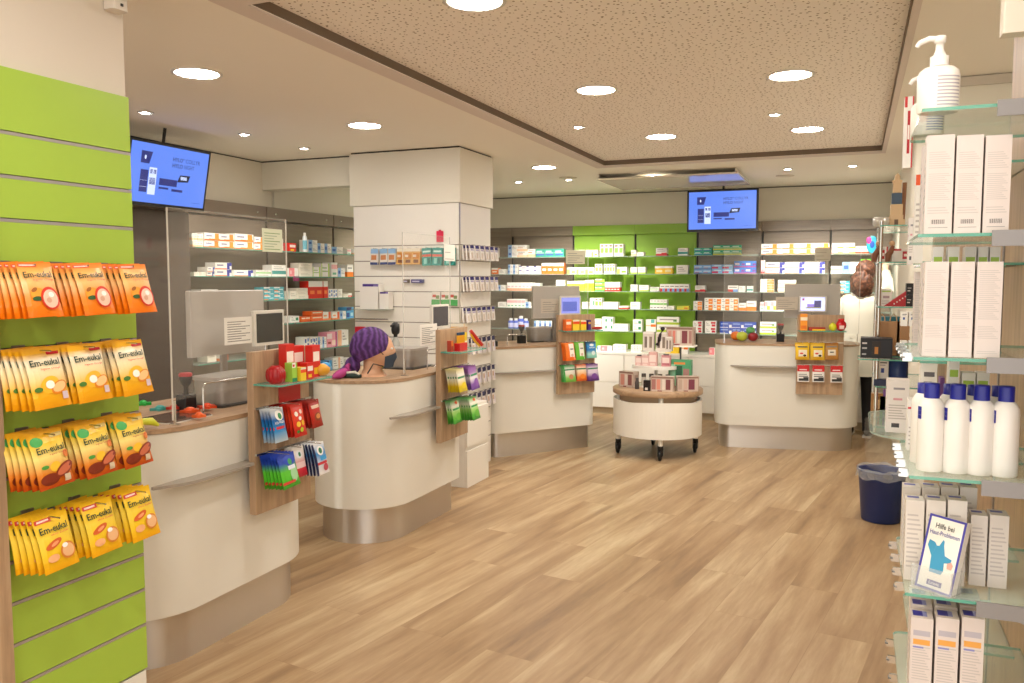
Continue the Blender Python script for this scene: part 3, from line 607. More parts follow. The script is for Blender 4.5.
# bottles on the back wall, left bay lowest shelf; tall bottle on the left wall
def bottle_mesh(r, h, body, cap, capr=.6, caph=.22, name='bottle', label=None):
    m = MB(); hb = h*(1-caph)
    m.lathe([(r*.9,0),(r,.006),(r,hb*.86),(r*.85,hb*.95),(r*capr*.95,hb)], body, seg=20)
    if label: m.lathe([(r*1.012,hb*.15),(r*1.012,hb*.7)], label, seg=20)
    m.lathe([(r*capr,hb),(r*capr,h-.003),(r*capr*.9,h)], cap, seg=20)
    return m
bm1 = bottle_mesh(.036, .125, mat('4a64c8', .3), mat('f0eee8', .35), .62, .2, label=mat('c8ccf0', .4)).data('bottle')
for k, (px, dh) in enumerate(((511,0),(516,0),(521,.02),(526,0))):
    q = atY(px, 331, 9.62); o = place(bm1, 'lotion_bottle', '%s blue bottle from the left, lowest shelf of back bay beside the pillar' % ORD[k], 'bottle', (q.x, q.y, .9755), (0,0,0), 'blue bottles on the back shelf')
    if dh: o.scale = (1.1, 1.1, 1.25)
q = atX(305, 252, -4.55); bt = bottle_mesh(.02, .17, mat('e8eef0', .3), W_, .6, .15, label=mat('7cc0d0', .4)); o = tag(bt.build('spray_bottle'), 'slim white bottle on the top left shelf before the pillar', 'bottle'); o.location = (q.x, q.y, 1.8305)
# ============================================================ pouches and blister packs
def pouch(w, h, t, front, overlays=(), back=None, euro=True, crimp=.1):
    """hanging bag: origin at the middle of its top edge, front towards -y"""
    m = MB(); nx, nz = 8, 10
    def puff(x, z):
        u = min(1, max(0, x/w+.5)); v = -z/h
        v = (v-crimp)/(1-crimp-.06)
        if v <= 0 or v >= 1: return .0012
        return .0012+t/2*(math.sin(PI*u)**.55)*(math.sin(PI*v)**.5)
    def fr(x, z, e=0): return (x*(1-.05*math.sin(PI*min(1, max(0, -z/h)))), -puff(x, z)-e, z)
    for i in range(nx):
        for j in range(nz):
            a, b = -w/2+w*i/nx, -w/2+w*(i+1)/nx; c, d = -h*(j+1)/nz, -h*j/nz
            m.face([fr(a,c), fr(b,c), fr(b,d), fr(a,d)], front, True)
            bk = [(p[0], -p[1], p[2]) for p in (fr(b,c), fr(a,c), fr(a,d), fr(b,d))]; m.face(bk, back or front, True)
    for i, ov in enumerate(overlays):
        e = .0008+.0005*i; k = ov[0]
        if k == 'rect':
            _, x0, z0, x1, z1, c = ov
            for a in range(4):
                for b in range(4):
                    xa, xb = (x0+(x1-x0)*a/4)*w, (x0+(x1-x0)*(a+1)/4)*w; za, zb = (z0+(z1-z0)*b/4)*h, (z0+(z1-z0)*(b+1)/4)*h
                    m.face([fr(xa,za,e), fr(xb,za,e), fr(xb,zb,e), fr(xa,zb,e)], c)
        elif k == 'ell':
            _, cx, cz, rx, rz, c = ov[:6]; rot = ov[6] if len(ov) > 6 else 0
            R = []
            for q in range(20):
                a = 2*PI*q/20; X = rx*w*math.cos(a); Z = rz*w*math.sin(a)
                R.append((cx*w+X*math.cos(rot)-Z*math.sin(rot), cz*h+X*math.sin(rot)+Z*math.cos(rot)))
            ct = fr(cx*w, cz*h, e)
            for q in range(20):
                h0 = ((R[q][0]+cx*w)/2, (R[q][1]+cz*h)/2); h1 = ((R[(q+1) % 20][0]+cx*w)/2, (R[(q+1) % 20][1]+cz*h)/2)
                m.face([ct, fr(*h0,e), fr(*h1,e)], c); m.face([fr(*h0,e), fr(*R[q],e), fr(*R[(q+1)%20],e), fr(*h1,e)], c)
        elif k == 'text':
            _, s_, x0, z0, ww, hh, c = ov
            m.text(s_, (x0*w, 0, z0*h), (1,0,0), (0,0,1), ww*w, hh*h, c, fn=lambda v: fr(v.x, v.z, e))
    return m
INK = mat('0c3a2e', .4); RED = mat('d83a20', .4); PALE = mat('f6ecd8', .35)
EW, EH = .113, .165
gA = grad_mat('orange_wrapper', EH, [(0,'ee7408'),(.35,'f58a18'),(.62,'f9c27c'),(.8,'f8b460'),(1,'ee7a10')])
gB = grad_mat('golden_wrapper', EH, [(0,'ea9a08'),(.3,'f4b820'),(.6,'f8e2b0'),(.8,'f4e6c8'),(.92,'f0b41c'),(1,'e8a410')])
gC = grad_mat('amber_wrapper', EH, [(0,'b8400c'),(.25,'e07c14'),(.55,'f4dc80'),(.78,'f0c838'),(1,'d8980c')])
gD = grad_mat('yellow_wrapper', EH, [(0,'f0a808'),(.3,'f4c824'),(.6,'f4d244'),(.85,'f2c428'),(1,'e8b414')])
EM = [
 pouch(EW, EH, .02, gA, [('rect',-.46,-.085,.06,-.03,'e8583a'),('rect',-.42,-.07,.02,-.048,'f8dcd0'),('ell',-.16,-.6,.2,.17,'f7a030'),('ell',-.2,-.68,.14,.06,'2f5a2c'),('ell',-.25,-.52,.09,.05,'a86428',.5),('ell',.17,-.68,.29,.3,'dc3416'),('ell',.17,-.69,.23,.24,'ecc8b0'),('ell',.2,-.62,.09,.07,'fbf4ec'),('ell',.1,-.72,.08,.07,'d8a488'),('text','Em-eukal',-.43,-.3,.8,.11,INK),('text','Ingwer Orange',-.22,-.37,.62,.04,mat('e06850'))], gA),
 pouch(EW, EH, .022, gB, [('rect',.12,-.12,.46,-.07,'c8242c'),('ell',-.02,-.62,.27,.2,'f6bc2c',.3),('ell',.22,-.68,.26,.15,'e88a1c',.35),('ell',.22,-.67,.21,.11,'f8c888',.35),('ell',-.04,-.62,.12,.1,'fbf6ea'),('rect',.26,-.88,.42,-.76,'d8c4cc'),('ell',-.36,-.68,.1,.06,'4a7a2c'),('text','Em-eukal',-.42,-.3,.8,.11,INK),('text','Ingwer Orange',-.2,-.38,.56,.04,mat('e06850'))], gB),
 pouch(EW, EH, .022, gC, [('ell',-.3,-.16,.17,.13,'4aa858'),('rect',.1,-.13,.46,-.06,'c8b068'),('ell',.0,-.64,.16,.12,'f4c030',.3),('ell',-.28,-.62,.1,.05,'4a9a3c'),('ell',-.2,-.84,.26,.15,'7e2c14'),('ell',.26,-.72,.32,.15,'8a3218',.4),('ell',.26,-.72,.27,.1,'c86a48',.4),('ell',.4,-.46,.1,.1,'e0803c'),('rect',.2,-.94,.38,-.82,'d8c4a8'),('text','Em-eukal',-.4,-.38,.8,.115,INK),('text','Ingwer Schoko',-.1,-.44,.52,.035,mat('c86038'))], gC),
 pouch(EW, EH, .022, gD, [('rect',-.46,-.12,.0,-.045,'d04838'),('rect',-.4,-.1,-.06,-.065,'f4d8cc'),('ell',-.14,-.52,.25,.09,'d8642c',.35),('ell',-.12,-.52,.12,.04,'f0a070',.35),('ell',.22,-.7,.24,.22,'e08a34'),('ell',.22,-.7,.19,.17,'f0bc88'),('ell',.14,-.6,.09,.06,'fbf6f0'),('ell',-.24,-.76,.16,.1,'f4b480'),('text','Em-eukal',-.43,-.31,.8,.12,INK),('text','ohne Zucker',-.18,-.37,.56,.035,mat('e07050'))], gD)]
EMD = [m.data('candy_bag') for m in EM]
FL = [('orange ginger', 'top'), ('golden yellow', 'second'), ('amber brown', 'third'), ('bright yellow', 'lowest')]
rows = [(1.6265, (1.605,1.775,1.94), 7, .94), (1.3865, (1.642,1.785,1.942), 5, 1.04), (1.1505, (1.642,1.795,1.935), 5, .98), (.9105, (1.648,1.805,1.957), 5, .98)]
hookm = None
for r, (z, ys, n, sc) in enumerate(rows):
    for c, y in enumerate(ys):
        lx = y-1.572
        h = MB().tube([(lx,-.02,z-.004),(lx,-.155,z-.004)], .0025, CHROME, 6).box((lx-.02,-.026,z-.012),(lx+.02,-.0215,z+.008),ALU); h.build('hook', SLAT)
        col = ('left', 'middle', 'right')[c]
        for k in range(n):
            f = k == n-1; yy = y-.018*(n-1-k)*.35
            lab = '%s candy bag, %s of %s hook, %s row of green slatwall' % (FL[r][0], 'front bag' if f else '%s from front' % ORD[n-1-k], col, FL[r][1])
            x = -2.2-.018-(-.0) + .0
            o = place(EMD[r], 'candy_bag', lab, 'candy bag', (-2.205+.024+.0172*k, yy, z-.004+.006), (math.radians(-9-1.2*k), math.radians(random.uniform(-4,-1)), PI/2), '%s candy bags on the %s hook' % (FL[r][0], col))
            o.scale = (sc if r != 1 else 1.03, 1, sc)
def plane(px, py, o, ang):
    """survey hit on the vertical plane through o (x, y) bearing ang: (distance along it, height)"""
    u = Vector((math.cos(ang), math.sin(ang))); n = Vector((-u.y, u.x)); d = ray(px, py)
    t = Vector(o).dot(n)/(d.x*n.x+d.y*n.y); return (Vector((d.x*t, d.y*t))-Vector(o)).dot(u), EYE+d.z*t
# ============================================================ sales boards on the counter fronts
CT = {1: ((-2.495,2.33), PI/2), 2: ((-2.49,4.10), PI/2), 3: ((-2.94,6.6), math.radians(51.3)), 4: ((-1.185,7.915), math.radians(10))}
def loc_of(c, lx, ly, z=0):
    (ox, oy), a = CT[c]; return (ox+lx*math.cos(a)-ly*math.sin(a), oy+lx*math.sin(a)+ly*math.cos(a), z)
BOARD = {1: .575, 2: .575, 3: .67, 4: .712}
words_c = {1: 'nearest counter', 2: 'turban head counter', 3: 'counter beyond the pillar', 4: 'counter with the fruit'}
BT = {}
for c in (1, 2, 3, 4):
    x0 = BOARD[c]
    t = thing('sales_board', 'oak sales board with glass shelf on the '+words_c[c], 'display board', loc_of(c, x0, -.0725), CT[c][1], 'oak sales boards')
    BT[c] = t
    MB().rbox((0,0,.54),(.4,.035,1.265), OAK, .002).build('board', t)
    for a in (.08, .32): MB().box((a-.02,.035,.75),(a+.02,.0715,.79), ALU).build('mounting_block', t)
    s = MB().prism(rpoly([(.0,-.145),(.4,-.145),(.4,-.001),(.0,-.001)], [.02,.02,.001,.001], 4), 1.118, 1.126, GEDGE, GLASS, smooth=False, bot=False); s.face([(0,-.145,1.118),(0,0,1.118),(.4,0,1.118),(.4,-.145,1.118)], GLASS); s.build('glass_shelf', t)
    for a in (.06, .34): MB().box((a-.012,-.03,1.108),(a+.012,-.0005,1.1178), ALU).build('shelf_clamp', t)
    if c == 1: MB().box((.17,-.0025,1.0),(.33,-.0004,1.115), mat('c0201c',.4)).build('red_backing_card', t)
    for z in (1.01, .805):
        MB().box((.0,-.012,z),(.4,-.0005,z+.01), CHROME).build('rail', t)
def gm(name, h, *st): return grad_mat(name, h, [(i/(len(st)-1), c) for i, c in enumerate(st)])
PH = .15
PS = {
 'bluewhite': ('blue and silver', pouch(.09,PH,.018, gm('blue_foil',PH,'b8c8d0','2a8ac8','1b64a8','d8dcdc'), [('rect',-.5,-.62,.5,-.54,'d0303c'),('ell',.05,-.22,.3,.26,'f0efe8'),('ell',.08,-.24,.14,.16,'2f8a50'),('text','ICE FRESH',-.36,-.46,.72,.07,mat('f4f4f4'))])),
 'redfruit': ('red fruit print', pouch(.09,PH,.018, gm('red_wrapper',PH,'b81c14','dc3420','e04428','c82418'), [('ell',-.2,-.3,.13,.13,'f4ede0'),('ell',.18,-.25,.12,.12,'f0d0c8'),('ell',.2,-.6,.14,.14,'f0c030'),('ell',-.18,-.62,.16,.14,'f2c840'),('ell',.0,-.45,.12,.1,'f8f0e8'),('ell',.02,-.8,.14,.12,'b8c830'),('ell',-.28,-.84,.1,.08,'3f8a3c')])),
 'redbrown': ('dark red', pouch(.085,.13,.018, gm('maroon_wrapper',.13,'8a1c10','b82818','c4302c','a02418'), [('ell',.05,-.62,.3,.24,'8a3c1c'),('ell',.08,-.6,.2,.14,'d89050'),('rect',-.35,-.3,.35,-.18,'e8c8b0')])),
 'bluegreen': ('lime green with blue top', pouch(.12,.15,.018, gm('lime_wrapper',.15,'3f9a28','58c834','66cc3c','2c4cb0','2440a8'), [('ell',.1,-.2,.34,.2,'2a48b8'),('ell',.1,-.25,.12,.12,'3f9a60'),('ell',.2,-.62,.22,.3,'a8dca8'),('rect',-.1,-.48,.35,-.36,'e8eef8'),('rect',-.5,-.88,.2,-.8,'d84838')])),
 'whitered': ('white and crimson', pouch(.09,.14,.016, gm('crimson_wrapper',.14,'b01c30','d82840','e8dcd8','f0ece4'), [('ell',.0,-.25,.25,.2,'e8e8ec'),('ell',.02,-.25,.1,.12,'2f7a50'),('rect',-.4,-.7,.4,-.5,'f0d0d0')])),
 'navywhite': ('navy and white', pouch(.1,.15,.016, gm('navy_wrapper',.15,'e8e4e4','d8dce4','2c8ad0','f0efec'), [('ell',.05,-.25,.26,.22,'f2f0ec'),('ell',.05,-.25,.13,.14,'2f7a58'),('rect',-.1,-.56,.5,-.42,'3aa0dc'),('rect',-.5,-.68,.4,-.6,'c83840'),('ell',.22,-.8,.2,.18,'c04858'),('rect',-.5,-1,-.36,0,'14204c')])),
 'yellowpurple': ('yellow and cream', pouch(.12,.15,.016, gm('cream_wrapper',.15,'d8c020','e8cc20','ece4c8','f0ece0','d8c880'), [('rect',-.45,-.42,.5,-.34,'2f8a58'),('ell',.12,-.75,.3,.18,'f0d428')])),
 'purple': ('violet and cream', pouch(.12,.15,.016, gm('violet_wrapper',.15,'6a3c98','8a5cb0','ece4e8','a878b8','8a4ca0'), [('rect',-.5,-.42,.42,-.34,'2f8a58'),('ell',.1,-.7,.26,.2,'8a58b0')])),
 'green': ('green and cream', pouch(.12,.15,.016, gm('green_wrapper',.15,'2c8a2c','58b83c','a8d878','f0ece0','5ab050'), [('rect',-.42,-.42,.5,-.34,'2f9a50'),('ell',.12,-.72,.32,.2,'6cc040'),('ell',.1,-.12,.16,.08,'d8622c')])),
 'orangegreen': ('orange and white', pouch(.1,.16,.014, gm('tangerine_wrapper',.16,'f06818','f07820','f07820','f08030'), [('rect',-.1,-.95,.42,-.05,'f2ece0'),('rect',0,-.4,.35,-.32,'8a8a80'),('ell',.15,-.7,.14,.12,'d8b0a0')])),
 'greenwhite': ('lime and white', pouch(.1,.16,.014, gm('grass_wrapper',.16,'58b028','6cc038','6cc038','78c848'), [('rect',-.1,-.95,.42,-.05,'f2ece0'),('rect',0,-.4,.35,-.32,'8a8a80'),('ell',.15,-.7,.14,.12,'d8b0a0')])),
 'sky': ('blue and mint', pouch(.1,.15,.016, gm('sky_wrapper',.15,'7cc8b0','a0d8c8','2878c0','3a98dc','2c4858'), [('ell',0,-.2,.24,.12,'e8eef0'),('ell',.1,-.7,.2,.2,'e0ece4'),('text','SALBEI',-.3,-.4,.6,.08,mat('f4f4f0'))])),
 'apple': ('fresh green', pouch(.13,.15,.016, gm('apple_wrapper',.15,'68a838','8cc860','e0d8c8','e8e4d8','2f9a50'), [('rect',-.48,-.3,.48,-.22,'2f7a50'),('ell',.1,-.7,.2,.18,'c88a5c'),('rect',-.5,-1,-.38,0,'3fa048')])),
 'orangefruit': ('orange fruit print', pouch(.11,.15,.016, gm('apricot_wrapper',.15,'c8501c','e87c24','f0c898','f0e0c8','d8602c'), [('rect',-.48,-.3,.48,-.22,'2f7a50'),('ell',.05,-.72,.26,.2,'f08a2c')])),
 'plum': ('plum violet', pouch(.12,.155,.016, gm('plum_wrapper',.155,'4c2468','7a4c90','d8c8d8','d8c8d8','6a3480'), [('rect',-.48,-.3,.48,-.22,'2f7a50'),('ell',.05,-.72,.26,.22,'7a4a98')])),
 'caramel': ('yellow caramel', pouch(.12,.155,.018, gm('mustard_wrapper',.155,'c89418','e4b81c','ecc020','d8a818'), [('rect',-.3,-.8,.32,-.42,'ece0c8'),('ell',-.08,-.62,.14,.06,'d84838'),('ell',.16,-.74,.12,.08,'3c2c1c'),('rect',-.36,-.28,.36,-.2,'4a5040')])),
 'cocoa': ('brown caramel', pouch(.115,.15,.018, gm('cocoa_wrapper',.15,'a8702c','b8843c','c08c40','a86c28'), [('rect',-.3,-.74,.3,-.4,'ece0cc'),('rect',-.15,-.58,.15,-.52,'3a3228'),('rect',-.4,-.26,.4,-.18,'8a8478')])),
}
PSD = {k: v[1].data('candy_bag') for k, v in PS.items()}
REDCARD = MB().carton(.1, .006, .15, 'ece8e2', [(0,.62,1,1,'d02428'),(.1,.3,.9,.36,'6a6a68'),(.1,.42,.8,.47,'8a8a88'),(.1,.05,.6,.2,'2c2e30'),(.5,.05,.95,.28,'2c2e30'),(.15,.7,.8,.76,'f4e0e0')], [], [], (0,0,-.15)).data('card_pack')
def hang(c, row, lx, key, n, tilt=-8, sp=.016, col='', twist=3, card=False, sc=1):
    z = (1.01, .805)[row]; a = CT[c][1]
    MB().tube([(lx,-.012,z+.004),(lx,-.03-sp*n,z+.004)], .0025, CHROME, 6).build('hook', BT[c])
    for k in range(n):
        f = k == n-1; x, y, _ = loc_of(c, BOARD[c]+lx-.002*(n-1-k), -.0725-.022-sp*k)
        wd = 'red white and black' if card else PS[key][0]
        lab = '%s %s, %s on %s hook, %s row, %s board' % (wd, 'pack' if card else 'bag', 'front' if f else ORD[n-1-k]+' behind front', col, ('upper', 'lower')[row], {1:'nearest',2:'turban head',3:'beyond-pillar',4:'fruit counter'}[c])
        o = place(REDCARD if card else PSD[key], 'card_pack' if card else 'candy_bag', lab, 'card pack' if card else 'candy bag', (x, y, z+.004), (math.radians(tilt-.9*k), math.radians(random.uniform(-twist, 0)), a), '%s packs on one hook' % wd)
        if sc != 1: o.scale = (sc, 1, sc)
hang(1,0,.06,'bluewhite',4,col='left'); hang(1,0,.2,'redfruit',4,col='middle'); hang(1,0,.33,'redbrown',4,col='right')
hang(1,1,.075,'bluegreen',6,col='left'); hang(1,1,.225,'whitered',3,col='middle'); hang(1,1,.335,'navywhite',5,col='right')
hang(2,0,.09,'yellowpurple',5,col='left'); hang(2,0,.27,'purple',5,col='right',sc=1.05)
hang(2,1,.08,'green',3,col='left'); hang(2,1,.25,'green',6,col='right')
hang(3,0,.07,'orangegreen',4,col='left'); hang(3,0,.2,'greenwhite',2,col='middle'); hang(3,0,.33,'sky',2,col='right')
hang(3,1,.075,'apple',3,col='left'); hang(3,1,.22,'orangefruit',2,col='middle'); hang(3,1,.335,'plum',3,col='right')
hang(4,0,.04,'caramel',3,col='left',tilt=-5); hang(4,0,.17,'caramel',3,col='middle',tilt=-5); hang(4,0,.29,'cocoa',2,col='right',tilt=-5)
hang(4,1,.055,'',2,col='left',card=True,tilt=-2); hang(4,1,.185,'',2,col='middle',card=True,tilt=-2); hang(4,1,.34,'',2,col='right',card=True,tilt=-2)
# small goods on the glass shelves of the boards
def on_board(c, mb, name, label, cat, lx, ly, z=1.1262, rz=0):
    x, y, _ = loc_of(c, BOARD[c]+lx, -.0725+ly); o = mb.build(name); o.location = (x, y, z); o.rotation_euler = (0, 0, CT[c][1]+rz); return tag(o, label, cat)
def candy_tin(col, r=.05, h=.09):
    m = MB(); m.lathe([(r*.7,0),(r,.012),(r*1.02,h*.5),(r*.9,h*.85),(r*.5,h)], col, seg=18)
    for k in range(6): a = k*PI/3; m.ell((r*.9*math.cos(a), r*.9*math.sin(a), h*.45), (.012,.012,h*.38), col, 8, 6)
    return m
on_board(1, candy_tin(mat('a81018',.3),.036,.078), 'heart_candy_bag', 'shiny red ribbed candy tin at the left of the nearest glass shelf', 'candy tin', .06, -.075)
for k, (lx, ly, w, h, s, wd) in enumerate(((.17,-.07,.06,.165,'redpack','tall red carton behind'),(.25,-.05,.1,.15,'redpack','wide red carton behind'),(.135,-.12,.035,.085,'greenmulti','small green striped carton in front'),(.185,-.13,.04,.06,'yelloworange','small yellow carton in front'),(.25,-.12,.05,.075,'redpack','red gummy carton in front'),(.325,-.1,.06,.15,'redpack','tall red carton at the right'))):
    on_board(1, MB().carton(w, .04, h, ST[s][1], ST[s][2]), 'sweets_carton', '%s, on the nearest sales board glass shelf' % wd, 'carton', lx, ly)
m = MB().ell((0,0,.03),(.045,.03,.03),mat('e0a030',.3),12,8).ell((.02,.0,.045),(.03,.025,.02),mat('3a9ad8',.3),12,8); on_board(1, m, 'sweets_bag', 'blue and yellow sweets bag at the right end of nearest glass shelf', 'candy bag', .375, -.1)
m = MB()
for k in range(6): m.tube([(k*.018-.045,0,0),(k*.018-.045,0,.1)], .007, mat('e8a818',.4), 8).tube([(k*.018-.045,0,.1),(k*.018-.045,0,.118)], .0072, mat('1c3c5c',.4), 8)
m.box((-.055,-.02,0),(.055,.02,.05), mat('c81c20',.3)); on_board(2, m, 'pencil_pack', 'row of yellow tubes with blue caps in red box, turban head counter board', 'display box', .13, -.08)
on_board(2, MB().carton(.03,.03,.07,'a83820',[(0,.5,1,1,'e07830')]), 'sweets_carton', 'small brown-red carton at left of turban head counter board shelf', 'carton', .03, -.07)
on_board(2, MB().carton(.05,.04,.11,'e8cc30',[(0,.3,1,.5,'f4ecd0')]), 'sweets_carton', 'yellow carton right of the yellow tubes, turban head counter board', 'carton', .24, -.06)
m = MB().tube([(-.05,0,.12),(.01,-.02,.06),(.06,-.03,.02)], .012, mat('c8281c',.3)).tube([(-.045,.003,.1),(.0,-.01,.045),(.05,-.02,.015)], .008, mat('e8b020',.3)); on_board(2, m, 'candy_cane', 'red and yellow stick leaning on turban head counter board shelf', 'candy', .31, -.09)
for k, (lx, s, w, h) in enumerate(((.06,'orangejar',.06,.1),(.14,'yelloworange',.07,.095),(.22,'yelloworange',.06,.09),(.285,'plumx',.03,.09))):
    base, fr = (ST[s][1], ST[s][2]) if s in ST else ('4a2878', [(.1,.6,.9,.8,'e0b030')])
    on_board(3, MB().carton(w,.05,h,base,fr), 'sweets_carton', ('orange','yellow wide','yellow narrow','dark violet')[k]+' sweets carton on glass shelf of counter beyond the pillar', 'carton', lx, -.08)
on_board(3, MB().ell((0,0,.015),(.06,.03,.015),mat('a82014',.3),14,6), 'sweets_bag', 'flat dark red sweets bag at the right end of the third board shelf', 'candy bag', .37, -.08)
on_board(4, MB().carton(.06,.05,.15,'f0982c',[(0,.6,1,.8,'f4e4c8'),(.1,.1,.9,.3,'e07018')]), 'sweets_carton', 'tall orange carton on glass shelf of the counter with the fruit', 'carton', .045, -.07)
on_board(4, MB().carton(.14,.05,.03,'a83020',[(.2,0,1,.45,'f0c020')]), 'sweets_carton', 'flat red and yellow carton on glass shelf of counter with the fruit', 'carton', .16, -.07)
on_board(4, MB().ell((0,0,.035),(.035,.02,.035),mat('d4d424',.3),12,8).tube([(0,0,.06),(0,0,.08)],.006,mat('b8b820'),6), 'sweets_bag', 'yellow-green twisted sweets bag on board of the counter with fruit', 'candy bag', .29, -.08)
on_board(4, MB().ell((0,0,.05),(.045,.035,.05),mat('c01820',.2),14,8).box((-.02,-.036,.02),(.02,-.03,.05),P('f0d0c8')).ell((0,0,.1),(.03,.02,.012),mat('d83030',.3),10,6), 'sweets_bag', 'round red sweets bag at right end of board of counter with fruit', 'candy bag', .36, -.08)
# ============================================================ hygiene screens, monitors, displays, trays
def screen(c, a, b, ly, z1, lab):
    t = thing('hygiene_screen', lab, 'screen', loc_of(c, a, ly, .99), CT[c][1], 'clear hygiene screens')
    W = b-a; h = z1-.99
    s = MB(); T = .006
    s.face([(0,0,.1),(W,0,.1),(W,0,h),(0,0,h)], PLEXI)
    for p, q in (((0,-T/2,.02),(.004 if c == 1 else .002,T/2,h)),((W-.003,-T/2,.1),(W,T/2,h)),((0,-T/2,h-.001),(W,T/2,h))): s.box(p, q, PEDGE)
    s.build('pane', t)
    for x in (.012, W-.012): MB().rbox((x-.01,-.025,.0003),(x+.01,.025,.005), CHROME, .003).box((x-.004,-.004,.005),(x+.004,.004,.1), CHROME).build('foot', t)
    return t
screen(1, .235, .99, .055, 1.87, 'clear hygiene screen with bright edges on the counter nearest the camera')
screen(2, .34, .98, .06, 1.87, 'clear hygiene screen on the counter with the turban head')
screen(3, .05, 1.08, .06, 1.87, 'clear hygiene screen on the counter beyond the pillar')
screen(4, .06, 1.26, .06, 1.87, 'clear hygiene screen on the counter with the fruit')
def monitor(c, px, ly, lab, dep=.035, foot=True, col='bab4ac'):
    (x0, y0, x1, y1) = px; o = loc_of(c, 0, ly)[:2]; a = CT[c][1]
    s0, z1 = plane(x0, y0, o, a); s1, _ = plane(x1, y0, o, a); _, z0 = plane((x0+x1)/2, y1, o, a)
    t = thing('monitor', lab, 'monitor', loc_of(c, s0, ly, .99), a, 'counter monitors seen from behind'); W = s1-s0; z0 -= .99; z1 -= .99
    g = mat(col, .4)
    MB().rbox((0,0,z0),(W,dep,z1), g, .008).build('housing', t); MB().box((.012,dep,z0+.012),(W-.012,dep+.002,z1-.012), mat('30343a',.15)).build('screen', t)
    MB().box((W/2-.02,dep+.003,.015),(W/2+.02,dep+.02,(z0+z1)/2), ALU).build('stand', t); MB().rbox((W/2-.11,-.02,.0003),(W/2+.11,dep+.12,.014), ALU, .01).build('foot', t)
monitor(1, (190,291,264,354), .44, 'large grey monitor back on the counter nearest the camera')
monitor(3, (533,286,580,318), .3, 'grey monitor back on the counter beyond the pillar')
monitor(4, (785,284,841,318), .42, 'grey monitor back on the counter with the fruit')
def display(c, px, ly, lab, scr, pole_x=.5, art=None, dep=.02):
    (x0, y0, x1, y1) = px; o = loc_of(c, 0, ly)[:2]; a = CT[c][1]
    s0, z1 = plane(x0, y0, o, a); s1, _ = plane(x1, y0, o, a); _, z0 = plane((x0+x1)/2, y1, o, a)
    t = thing('customer_display', lab, 'display', loc_of(c, s0, ly, .99), a, 'customer displays'); W = s1-s0; z0 -= .99; z1 -= .99; h = z1-z0
    MB().rbox((0,0,z0),(W,dep,z1), mat('ddd8cc',.4), .004).build('housing', t)
    m = MB().box((W*.07,-.002,z0+h*.09),(W*.93,0,z1-h*.09), scr)
    if art: art(m, W, z0, h)
    m.build('screen', t)
    MB().tube([(W*pole_x,dep+.008,.01),(W*pole_x,dep+.008,z0+h*.5)], .007, CHROME).lathe([(.05,0.0003),(.05,.008),(.01,.012)], CHROME, c=(W*pole_x,dep+.008,0), seg=20).build('stand', t)
display(1, (254,311,284,345), .27, 'white-framed customer display with dark screen, counter nearest the camera', mat('0b0f07',.9,0,1,0,0))
display(2, (432,305,449,328), .12, 'white-framed customer display on the turban head counter', mat('2c2834',.6,0,1,0,.2))
def art3(m, W, z, h): m.box((W*.12,-.003,z+h*.2),(W*.8,-.002,z+h*.7), mat('3c4c9c',.3,emit=.5))
display(3, (560,296,581,315), .2, 'customer display with blue screen, counter beyond the pillar', mat('7078c0',.3,emit=.55), art=art3)
def art4(m, W, z, h):
    m.box((W*.12,-.003,z+h*.72),(W*.2,-.002,z+h*.86), mat('8a3058',.3,emit=.4)); m.box((W*.25,-.003,z+h*.22),(W*.8,-.002,z+h*.3), mat('8a8a60',.3,emit=.4))
    m.box((W*.3,-.003,z+h*.3),(W*.55,-.002,z+h*.5), mat('7a68b8',.3,emit=.5)); m.box((W*.55,-.003,z+h*.3),(W*.8,-.002,z+h*.72), mat('403c70',.3,emit=.4))
display(4, (799,296,827,312), .33, 'customer display with pale blue picture, counter with the fruit', mat('a8b0ec',.3,emit=.8), art=art4)
def sheet(P0, P1, z0, z1, lab, col='eeeae0', ink='8a867c', n=9, green=False):
    """a paper notice between two ground points"""
    a = math.atan2(P1[1]-P0[1], P1[0]-P0[0]); w = math.hypot(P1[0]-P0[0], P1[1]-P0[1]); h = z1-z0
    zs = []
    for k in range(n): v = .1+.8*k/n; zs.append((.1, v, .88-(.15*((k*5) % 3)), v+.035, ink if not green or k % 3 else '7a9a60'))
    m = MB().zones((0,0,0), (1,0,0), (0,0,1), w, h, mat(col,.6), [z[:4]+(P(z[4]),) for z in zs]); m.box((0,.0003,0),(w,.0012,h), mat(col,.6))
    o = m.build('notice_sheet'); o.location = (P0[0], P0[1], z0); o.rotation_euler = (0,0,a); return tag(o, lab, 'notice')
def sheet_on(c, px, ly, lab, **k):
    (x0, y0, x1, y1) = px; o = loc_of(c, 0, ly)[:2]; a = CT[c][1]
    s0, z1 = plane(x0, y0, o, a); s1, _ = plane(x1, y0, o, a); _, z0 = plane((x0+x1)/2, y1, o, a)
    return sheet(loc_of(c, s0, ly), loc_of(c, s1, ly), z0, z1, lab, **k)
sheet_on(1, (224,318,253,344), .285, 'lined paper notice left of the dark customer display')
sheet_on(1, (262,228,282,252), .05, 'pale notice with green lines on the upper nearest hygiene screen', col='d8dcc0', ink='9aaa88', green=True, n=7)
sheet_on(2, (420,325,437,345), .055, 'lined paper notice on the turban head counter screen')
sheet_on(2, (444,244,455,261), .055, 'blank pale notice high on the turban head counter screen', n=2)
sheet_on(3, (566,250,585,264), .055, 'pale notice high on the screen of counter beyond the pillar', n=5, col='d8d4bc')
sheet_on(3, (541,299,559,313), .295, 'lined notice on the monitor back beyond the pillar', col='cfc4b4', n=5)
sheet_on(4, (815,248,831,261), .055, 'small grey notice high on the screen of counter with the fruit', col='b8b09c', n=3)
